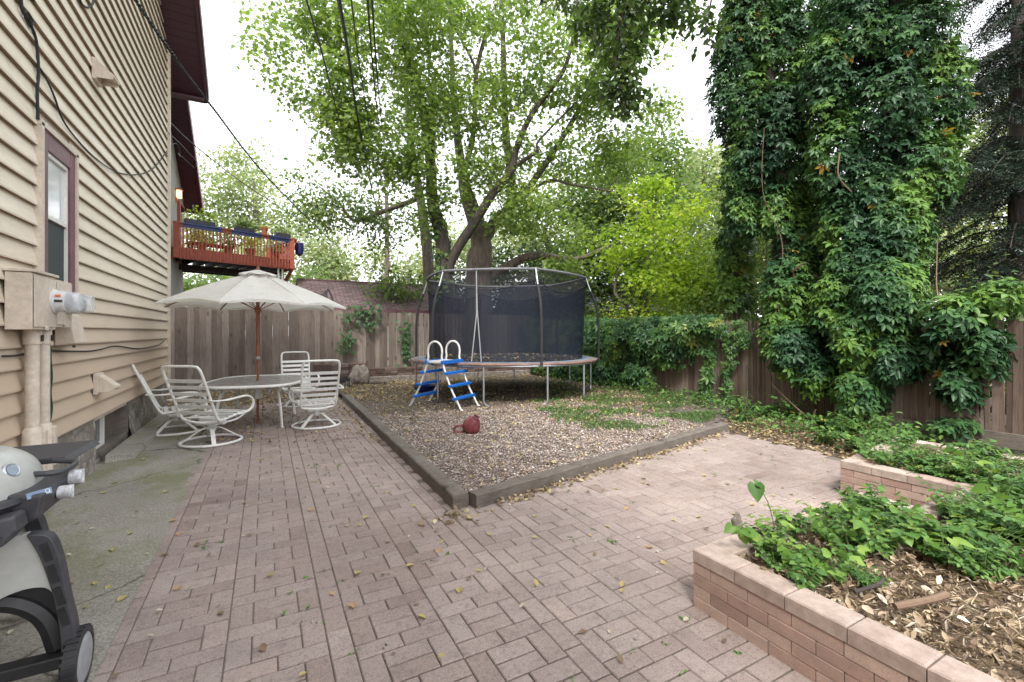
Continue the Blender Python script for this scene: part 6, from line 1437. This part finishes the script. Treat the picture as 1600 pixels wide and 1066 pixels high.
# fence vine: drapes on the fence face X~8.85 from the corner forward
def fencevine():
    global rng
    rng = np.random.default_rng(321)
    root = thing('creeper_on_fence', (8.9, 11, 0), 'broad green creeper draped over the right fence beside the trampoline', 'creeper')
    bl = [(15.0, 1.2, .6, 1.0, 500), (14.0, 1.1, .9, 1.0, 700), (12.8, 1.05, .9, 1.0, 900), (11.7, 1.15, .9, .9, 900), (10.8, 1.25, .85, .8, 800), (10.0, 1.35, .8, .62, 640), (9.3, 1.55, .7, .40, 460), (12.2, .5, .8, .5, 420), (10.25, .55, .45, .5, 300), (13.6, .4, .8, .4, 360), (8.8, 1.45, .7, .55, 560), (8.1, 1.4, .6, .6, 520), (7.5, 1.6, .5, .45, 420), (6.95, 1.75, .45, .25, 260), (9.0, .5, .45, .4, 200), (11.2, .5, .4, .4, 160)]
    P_, V_ = [], []
    for y, z, ry, rz, k in bl:
        q = rng.normal(size=(k, 2)) * .5; q = np.clip(q, -1, 1); 
        yy = y + q[:, 0] * ry * 1.1; zz = z + q[:, 1] * rz; bul = .05 + .12 * np.abs(np.sin(yy * 3.1 + zz * 2.2)) + .42 * np.exp(-(q ** 2).sum(1)) * rng.random(k) ** .6
        xx = 8.93 - bul; up = zz > 1.95; zz = np.where(up, 1.95 + (zz - 1.95) * .5 * (1 + .8 * np.sin(yy * 2.3)), zz); xx = np.where(up, 8.93 + rng.normal(size=k) * .18, xx)
        P_.append(np.stack([xx, yy, np.maximum(zz, .06)], 1)); V_.append(.2 + rng.random(k) * .6 + .7 * np.array([noise.noise(Vector((0, a * 1.6, b_ * 1.6))) for a, b_ in zip(yy, zz)]))
    for y0, w_, z0, z1, k in ((6.95, .09, .1, 1.7, 130), (6.5, .13, .6, 1.8, 120), (6.4, .08, .2, .6, 24), (6.15, .12, 1.3, 1.85, 70)):
        k = int(k * 1.6); z = z0 + (z1 - z0) * rng.random(k); P_.append(np.stack([8.88 - .12 * rng.random(k), y0 + .08 * np.sin(z * 4) + rng.normal(size=k) * w_ * .6, z], 1)); V_.append(.4 + rng.random(k) * .5)
    p = np.vstack(P_); v = np.concatenate(V_); n = len(p)
    nor = np.array([-1.0, -.25, .55]) + rng.normal(size=(n, 3)) * .42; ax = np.array([-.3, -.1, -1]) + rng.normal(size=(n, 3)) * .5
    leafmesh('foliage', p, nor, ax, np.where(p[:, 1] < 6.9, .085, .14) * (.5 + .9 * rng.random(n)), 'creeper', M['fencevine'], root, v=np.clip(v, 0, 1))
    mb = MB()
    for (a, b_, c) in (((8.62, .0), (8.66, 1.0), (8.58, 1.9)), ((8.2, .3), (8.1, 1.1), (8.2, 1.85)), ((10.3, 0), (10.5, .9), (10.1, 1.9)), ((12.3, 0), (12.0, .9), (12.4, 1.9))):
        mb = MB(); mb.tube(smoothline([(8.91, a[0], a[1]), (8.9, b_[0], b_[1]), (8.91, c[0], c[1])], 6), .009, 5); mb.build('stem', M['twig'], root)
    root = thing('climbing_vine', (3.2, 15.3, 1), 'small green vine spilling over the back fence right of the umbrella', 'vine')
    k = 110; c = np.array([(2.35, 2.2), (2.6, 1.95), (2.95, 1.85), (2.3, 1.5), (2.25, 1.15), (2.7, 2.35), (3.1, 2.3)]); i = rng.integers(0, len(c), k); q = c[i] + rng.normal(size=(k, 2)) * (.16, .13)
    p = np.stack([q[:, 0], 15.3 - .15 * rng.random(k), q[:, 1]], 1); leafmesh('foliage', p, np.array([0, -1, .7]) + rng.normal(size=(k, 3)) * .4, rdir(k) + (0, 0, -.7), .13, 'creeper', M['fencevine'], root, v=.1 + .5 * rng.random(k))
    mb = MB(); mb.tube(smoothline([(2.2, 15.36, .9), (2.3, 15.34, 1.5), (2.55, 15.34, 2.0), (3.1, 15.35, 2.3)], 5), .009, 5); mb.build('stem', M['twig'], root)
    root = thing('climbing_vine', (3.9, 14.9, .4), 'short green vine on the fence between the left net pole and the net', 'vine')
    k = 90; p = np.stack([4.15 + rng.normal(size=k) * .10, 15.25 - .12 * rng.random(k), 1.25 + rng.normal(size=k) * .38], 1); leafmesh('foliage', p, np.array([0, -1, .6]) + rng.normal(size=(k, 3)) * .4, rdir(k) + (0, 0, -.7), .12, 'creeper', M['fencevine'], root, v=.1 + .5 * rng.random(k))
    # ivy on the vine wrapped maple
    root = thing('ivy', tuple(Pz(692, 0, 16.2, 0)), 'pale green ivy climbing the dark maple trunk behind the trampoline', 'ivy')
    k = 320; t = rng.random(k); a = rng.random(k) * 2 * PI; xs = np.interp(t, [0, .5, 1], [694, 692, 676]); ys = np.interp(t, [0, .5, 1], [470, 400, 325])
    p = np.array([tuple(P(x, y, 16.6)) for x, y in zip(xs, ys)]) + np.stack([np.cos(a), np.sin(a), 0 * a], 1) * (.27 + .1 * rng.random((k, 1))) + rng.normal(size=(k, 3)) * .04
    leafmesh('foliage', p, np.stack([np.cos(a), np.sin(a), .5 + 0 * a], 1) + rng.normal(size=(k, 3)) * .3, rdir(k) + (0, 0, -.8), .14, 'heart', M['fencevine'], root, v=.5 + .5 * rng.random(k))
fencevine()

# neighbour's house glimpsed over the right fence
def nhouse():
    root = thing('neighbour_house', (17, 20, 0), 'low house with a grey roof glimpsed through leaves over the right fence', 'house')
    c = P(975, 500, 26); a = R(-18); m3 = Matrix.Rotation(a, 3, 'Z')
    def Q(x, y, z): v_ = m3 @ Vector((x, y, 0)); return Vector((c.x + v_.x, c.y + v_.y, z))
    mb = MB(); mb.prism([Q(-6, 0, -.05), Q(6, 0, -.05), Q(6, 0, 2.7), Q(-6, 0, 2.7)], m3 @ Vector((0, 8, 0))); mb.build('wall', M['stucco'], root)
    mb = MB(); mb.prism([Q(-6.4, -.5, 2.65), Q(-6.4, 4, 4.6), Q(-6.4, 8.5, 2.65), Q(-6.4, 8.5, 2.8), Q(-6.4, 4, 4.75), Q(-6.4, -.5, 2.8)], m3 @ Vector((12.8, 0, 0))); mb.build('roof', M['shingle_grey'], root)
    for x in (-3, 0, 3):
        mb = MB(); mb.prism([Q(x - .5, -.04, 1.2), Q(x + .5, -.04, 1.2), Q(x + .5, -.04, 2.3), Q(x - .5, -.04, 2.3)], m3 @ Vector((0, .03, 0))); mb.build('window', M['glass_dark'], root)
nhouse()

# =================================================================== GROUND DETAIL
def pts_in(poly, n, seed):
    g = np.random.default_rng(seed); xs = [p[0] for p in poly]; ys = [p[1] for p in poly]; out = []
    while len(out) < n:
        x = g.uniform(min(xs), max(xs)); y = g.uniform(min(ys), max(ys))
        if inside(x, y, poly): out.append((x, y))
    return np.array(out)
def zfield(p, z, amp): return np.array([z + amp * noise.noise(Vector((x * 1.7, y * 1.7, 3))) + amp * .5 * noise.noise(Vector((x * 6, y * 6, 9))) for x, y in p])
def ground_detail():
    global rng
    rng = np.random.default_rng(5)
    # pebbles, denser near the camera
    near = [(1.66, 3.95), (4.2, 4.45), (6.4, 4.95), (6.2, 8.6), (1.7, 8.6)]; p = pts_in(near, 34000, 1); z = zfield(p, .05, .03); n = len(p)
    pp = np.stack([p[:, 0], p[:, 1], z + .002 + .005 * rng.random(n)], 1)
    o = leafmesh('gravel_stones', pp, rng.normal(size=(n, 3)) * .3 + (0, 0, 1), rdir(n), .016 + .016 * rng.random(n) ** 2, 'pebble', M['pebble'], None, (3, 6, 0), v=rng.random(n), sxyz=np.stack([.7 + .6 * rng.random(n), .7 + .6 * rng.random(n), .8 + .5 * rng.random(n)], 1)); tag(o, 'loose brown and grey pea gravel filling the timber edged yard', 'gravel', kind='stuff')
    # leaf litter: over far gravel, under chairs, against timber, at the back
    P_ = []; 
    def lit(poly, k, z, amp, seed): q = pts_in(poly, k, seed); P_.append(np.stack([q[:, 0], q[:, 1], (zfield(q, z, amp) if amp else np.full(k, z)) + .006 + .012 * rng.random(k)], 1))
    lit([(1.7, 8.0), (7, 7.2), (8.8, 8), (8.8, 14.9), (1.7, 14.3)], 9000, .05, .03, 2)
    lit([(1.7, 10.5), (5, 10), (6, 14.4), (1.7, 14.3)], 4000, .05, .03, 3)
    lit([(1.75, 4.1), (6.3, 5.0), (7.5, 7.6), (1.75, 8)], 1100, .055, .03, 4)
    lit([(4.5, 6.2), (8.7, 6.4), (8.8, 10), (5.2, 9.0)], 2000, .05, .03, 5)
    lit([(-1.7, 9.6), (1.5, 9.2), (1.5, 11.6), (-1.7, 11.6)], 800, .002, 0, 6); lit([(-3, 11.6), (1.65, 11.6), (1.65, 15), (-3, 15)], 3600, -.045, 0, 7)
    lit([(-1.0, 7.6), (1.5, 7.0), (1.5, 9.6), (-1.6, 9.6)], 420, .002, 0, 8)
    lit([(6.5, 2.7), (8.9, 2.7), (8.9, 6.5), (6.7, 5.2)], 4200, -.045, 0, 9)
    # piles along the right timber outside
    k = 420; t = rng.random(k) ** 1.2; d = np.abs(rng.normal(size=k)) * .06; P_.append(np.stack([1.9 + 4.4 * t, 3.80 + 4.4 * t * .21 - d, .006 + .03 * rng.random(k) * np.exp(-d * 12)], 1))
    k = 160; t = rng.random(k); P_.append(np.stack([1.46 - np.abs(rng.normal(size=k)) * .05 - 0 * t, 6.5 + 5 * t, .004 + .015 * rng.random(k)], 1))
    k = 70; P_.append(np.stack([1.5 + rng.normal(size=k) * .14, 3.66 + rng.normal(size=k) * .08, .004 + .01 * rng.random(k)], 1))
    pp = np.vstack(P_); n = len(pp)
    o = leafmesh('leaf_litter', pp, rng.normal(size=(n, 3)) * .4 + (0, 0, 1), rdir(n), .022 + .042 * rng.random(n) ** 1.3, 'curl', M['dry'], None, (4, 9, 0), v=rng.random(n) * .9); tag(o, 'dry tan and yellow leaf litter over the gravel and around the chairs', 'leaf litter', kind='stuff')
    # mulch in the bed
    q = pts_in(BED, 70000, 12); n = len(q); z = zfield(q, .275, .05)
    pp = np.stack([q[:, 0], q[:, 1], z + .006 + .03 * rng.random(n)], 1)
    sx = np.where(rng.random(n) < .72, .18, 1.0)
    o = leafmesh('leaf_mulch', pp, rng.normal(size=(n, 3)) * .55 + (0, 0, 1), rdir(n), .018 + .042 * rng.random(n) ** 2, 'curl', M['mulch'], None, (4, 0, .3), v=rng.random(n), sxyz=np.stack([sx * (.5 + .5 * rng.random(n)), np.ones(n) * 1.2, np.ones(n)], 1)); tag(o, 'dead leaves and shredded mulch covering the raised bed', 'mulch', kind='stuff')
    # ground cover
    P_, S_ = [], []
    def cov(poly, k, z, amp, hz, seed, sz): q = pts_in(poly, k, seed); P_.append(np.stack([q[:, 0], q[:, 1], (zfield(q, z, amp) if amp else np.full(k, z)) + hz * rng.random(k)], 1)); S_.append(np.full(k, sz))
    def clump(q, thr, sc_, off): return np.array([noise.noise(Vector((x * sc_, y * sc_ * 1.6, off))) > thr for x, y, _ in q])
    cov([(4.2, 6.3), (5.2, 5.4), (6.9, 5.3), (8.85, 6.2), (8.9, 13), (7.2, 11.5), (5.2, 8.6)], 6500, .05, .03, .07, 21, .05)
    P_[0] = P_[0][clump(P_[0], .02, 1.3, 3)]; S_[0] = S_[0][:len(P_[0])]
    cov([(7.9, 6.2), (8.9, 6.2), (8.9, 14), (8.4, 14)], 1700, .05, .03, .20, 22, .07)
    cov([(6.9, 4.6), (8.9, 3.4), (8.9, 6.6), (7.4, 6.0)], 1100, -.04, 0, .22, 23, .065)
    cov([(6.5, 2.7), (7.2, 2.6), (8.9, 2.6), (8.9, 4.2), (7.3, 4.4)], 900, -.04, 0, .28, 24, .07)
    pp = np.vstack(P_); S_ = np.concatenate(S_); n = len(pp)
    o = leafmesh('ground_cover', pp, rng.normal(size=(n, 3)) * .5 + (0, 0, 1), rdir(n) + (0, 0, .2), S_ * (.6 + .8 * rng.random(n)), 'fold', M['weed'], None, (7, 7, 0), v=rng.random(n) * .9); tag(o, 'low green weeds and creeping ground cover along the right fence', 'ground cover', kind='stuff')
    q = pts_in([(4.0, 6.2), (5.0, 5.35), (6.7, 5.2), (8.5, 6.5), (8.6, 9), (5.2, 8.8)], 17000, 31); keep = np.array([noise.noise(Vector((x * 1.1, y * 2.0, 6))) > .04 for x, y in q]); q = q[keep]; n = len(q)
    pp = np.stack([q[:, 0], q[:, 1], zfield(q, .045, .03)], 1); o = leafmesh('grass', pp, rdir(n) * (1, 1, .3), rng.normal(size=(n, 3)) * .45 + (0, 0, 1), .045 + .05 * rng.random(n), 'blade', M['weed'], None, (6, 7, 0), v=.3 + rng.random(n) * .5); tag(o, 'thin patches of short grass in the gravel before the trampoline', 'grass', kind='stuff')
    # moss and tiny weeds in paving joints
    q = pts_in(PATIO, 900, 41); n = len(q); i = rng.integers(0, 46, n)
    pp = np.stack([q[:, 0], q[:, 1], np.full(n, .0)], 1); keep = np.array([noise.noise(Vector((x * 1.5, y * 1.5, 12))) > .22 for x, y in q]); pp = pp[keep]; n = len(pp)
    rep = 7; pp = np.repeat(pp, rep, 0) + rng.normal(size=(n * rep, 3)) * (.012, .012, 0); n = len(pp)
    o = leafmesh('joint_weeds', pp, rng.normal(size=(n, 3)) * .5 + (0, 0, 1), rdir(n) + (0, 0, .5), .014 + .012 * rng.random(n), 'quad', M['weed'], None, (2, 4, 0), v=.3 + .5 * rng.random(n)); tag(o, 'tiny green weeds growing in the joints of the brick paving', 'weeds', kind='stuff')
ground_detail()

def fallen():
    """individual leaves on the paving, gravel and concrete"""
    global rng
    rng = np.random.default_rng(63); protos = []
    labels = ['dry pale yellow leaf lying flat on the brick paving', 'brown curled dead leaf lying on the brick paving', 'orange lobed leaf lying on the brick paving', 'small whitish dry leaf lying on the brick paving', 'green yellow fallen leaf lying on the brick paving']
    vals = [.78, .25, .985, .92, .72]; kinds = ['curl', 'curl', 'maple', 'curl', 'heart']; sizes = [.05, .042, .055, .03, .04]
    for i in range(5):
        o = leafmesh('fallen_leaf', [(0, 0, 0)], [(0, 0, 1)], [(0, 1, 0)], [sizes[i]], kinds[i], M['dry'], None, (0, 0, 0), v=np.array([vals[i]])); tag(o, labels[i], 'fallen leaf', 'leaves lying on the paving'); protos.append(o)
    cnt = 0; used = [False] * 5
    fixed = [(548, 945, 2), (648, 884, 0), (540, 822, 4), (486, 800, 2), (970, 920, 0), (685, 1025, 0), (610, 1026, 1), (418, 900, 0), (282, 833, 2), (155, 888, 2), (170, 917, 0), (175, 859, 0), (208, 833, 0), (395, 838, 1), (905, 992, 1), (680, 718, 0), (430, 765, 3), (1012, 858, 2), (455, 708, 0), (1105, 745, 0), (745, 790, 0), (770, 800, 0)]
    spots = [(G(x, y), t) for x, y, t in fixed]
    while len(spots) < 230:
        x, y = rnd.uniform(-1.7, 6.3), 1.3 + abs(rnd.gauss(0, 4.5))
        if x > -.755 and not inside(x, y, PATIO): continue
        if y > 11 or (2.15 < x and y < 1.9): continue
        if x > 4.9 and y < 2.6: continue
        spots.append((Vector((x, y, 0)), rnd.choices(range(5), [4, 3, 1, 4, 1.4])[0]))
    for p, t in spots:
        if not used[t]: o = protos[t]; used[t] = True
        else: o = protos[t].copy(); COL.objects.link(o)
        on_c = p.x < -.755
        if on_c: o['label'] = labels[t].replace('the brick paving', 'the mossy concrete strip')
        o.location = (p.x, p.y, .011 if on_c else .009); s = rnd.uniform(.65, 1.35); o.scale = (s * rnd.uniform(.7, 1), s, s); o.rotation_euler = (rnd.gauss(0, .15), rnd.gauss(0, .15), rnd.uniform(0, 6.28))
fallen()

# =================================================================== PLANTS IN THE BED
def plant_proto(i):
    global rng
    rng = np.random.default_rng(700 + i)
    root = bpy.data.objects.new('leafy_weed', None); COL.objects.link(root); ROOTLOC[root.name] = Vector((0, 0, 0))
    h = [.26, .34, .20, .30, .16, .24][i]; ns = [11, 9, 14, 6, 12, 12][i]; lk = ['heart', 'fold', 'fold', 'heart', 'creeper', 'fold'][i]; ls = [.055, .062, .038, .075, .055, .055][i]
    mb = MB(); P_, N_, A_ = [], [], []
    for s in range(ns):
        a = rng.random() * 2 * PI; L = h * (.6 + .6 * rng.random()); out = .25 + .65 * rng.random(); d = Vector((math.cos(a), math.sin(a), 0))
        pts = [Vector((0, 0, -.03)), d * L * out * .4 + Vector((0, 0, L * .5)), d * L * out + Vector((0, 0, L * .85))]; sp = smoothline(pts, 4); mb.tube(sp, lerpr([.0035, .0015], len(sp)), 4, cap=False)
        for k in range(2, len(sp)):
            for sg in ((-1, 1) if i != 3 else (1,)):
                b_ = a + sg * (1.2 + .4 * rng.random()) if k < len(sp) - 1 else a + sg * .4; dd = np.array([math.cos(b_), math.sin(b_), .15 - .5 * rng.random()])
                P_.append(np.array(sp[k]) + dd * .012); A_.append(dd); N_.append(np.array([.2 * math.cos(b_), .2 * math.sin(b_), 1]) + rng.normal(size=3) * .28)
    mb.build('stem', M['stem'], root)
    n = len(P_); v = rng.random(n) * .75 + .08
    v = np.where(rng.random(n) < .015, .99, v)
    leafmesh('foliage', P_, N_, A_, ls * (.55 + .75 * rng.random(n)), lk, M['weed'] if i != 3 else M['bigleaf'], root, v=v)
    return root
M['bigleaf'] = leafmat('yellowing_leaves', [(0, (.10, .22, .04)), (.5, (.17, .31, .06)), (.85, (.26, .38, .08)), (1, (.55, .52, .07))], .4, .06, .4)
PP = [plant_proto(i) for i in range(6)]
def plants():
    names = ['heart leaved weed', 'tall weed', 'small leaved weed', 'yellowing weed', 'creeper seedling', 'bushy weed']
    used = [False] * 6
    def put(p, i, s, lb, grp):
        if used[i]: o = copy_tree(PP[i])
        else: o = PP[i]; used[i] = True
        o.location = p; o.rotation_euler = (rnd.gauss(0, .1), rnd.gauss(0, .1), rnd.uniform(0, 6.28)); o.scale = (s, s, s * rnd.uniform(.8, 1.1)); tag(o, lb, 'plant', grp)
    zf = lambda x, y: .275 + .05 * noise.noise(Vector((x * 1.7, y * 1.7, 3))) + .025 * noise.noise(Vector((x * 6, y * 6, 9)))
    g = 'weeds growing in the raised bed'
    cnt = 0; tries = 0
    while cnt < 200 and tries < 9000:
        tries += 1; x, y = rnd.uniform(2.4, 6.6), rnd.uniform(-.6, 2.5)
        if not inside(x, y, BED) or math.hypot(x, y) < .9: continue
        # bare mulch near the front left of the bed, dense foliage to the back and right
        edge = 1.30 - (x - 2.4) * .55
        dens = 1 if y > edge + .12 else (.35 if y > edge else .012)
        if x > 5.8: dens *= .25
        if rnd.random() > dens: continue
        if noise.noise(Vector((x * 2.2, y * 2.2, 5))) < -.28: continue
        i = rnd.choices(range(6), [3.4, 2.2, 2, 1.5, 1.8, 3])[0]
        zn = 'at the near left part of the bed beside the long brick wall' if x < 3.1 and y < 1.45 else 'along the back wall of the bed at its left end' if x < 3.1 else 'in the middle of the bed before the brick notch' if x < 4.3 else 'beside the inner corner of the brick notch' if x < 5.0 or (x < 5.5 and y > 1.3) else 'in the right part of the bed near the curb'
        put((x, y, zf(x, y)), i, rnd.uniform(.5, .95) * (.8 if x < 3.2 else 1), names[i] + ' ' + zn, names[i] + ' ' + zn.replace('beside the long brick wall', '')); cnt += 1
    for (x, y, z) in ((2.58, 1.66, .30), (2.75, 1.72, .30), (2.95, 1.74, .32), (2.5, 1.45, .29), (3.1, 1.6, .3)):
        put((x, y, z), 3, rnd.uniform(.5, .75), 'weed with big yellowing leaves at the back left corner of the bed', 'yellowing weeds at the bed corner')
    for px, py, s in ((1160, 655, 1.5), (1195, 648, 1.3), (1240, 655, 1.5), (1285, 670, 1.6), (1320, 680, 1.7), (1360, 685, 1.6), (1210, 628, 2.0), (1255, 640, 1.6), (1310, 655, 1.8), (1350, 660, 1.7), (1400, 668, 1.5), (1370, 700, 1.3), (1290, 690, 1.2), (1430, 690, 1.2), (1335, 700, 1.4)):
        p = G(px, py); p.z = -.03; i = rnd.choice([0, 1, 4, 5]); put(p, i, s, names[i] + ' growing in the ground below the creepers', 'weeds below the creepers ' + names[i])
plants()
# a few single sprigs on the paving
for k, (px, py, lb) in enumerate(((1180, 756, 'single green leaf sprig leaning over the paving left of the bed'),)):
    p = P(px, py, 2.95); rng = np.random.default_rng(k); base = Vector((p.x + .12, p.y - .06, .3)); root = thing('leaf_sprig', base, lb, 'plant'); mb = MB(); mb.tube(smoothline([base, base + Vector((-.05, .02, .2)), p], 4), .003, 5); mb.build('stem', M['stem'], root)
    leafmesh('leaf', [tuple(p), tuple(p)], [(-.6, -.5, .5), (.2, -.6, .8)], [(.0, -.1, -1), (.6, -.2, -.3)], [.11, .08], 'heart', M['weed'], root, v=np.array([.3, .35]))
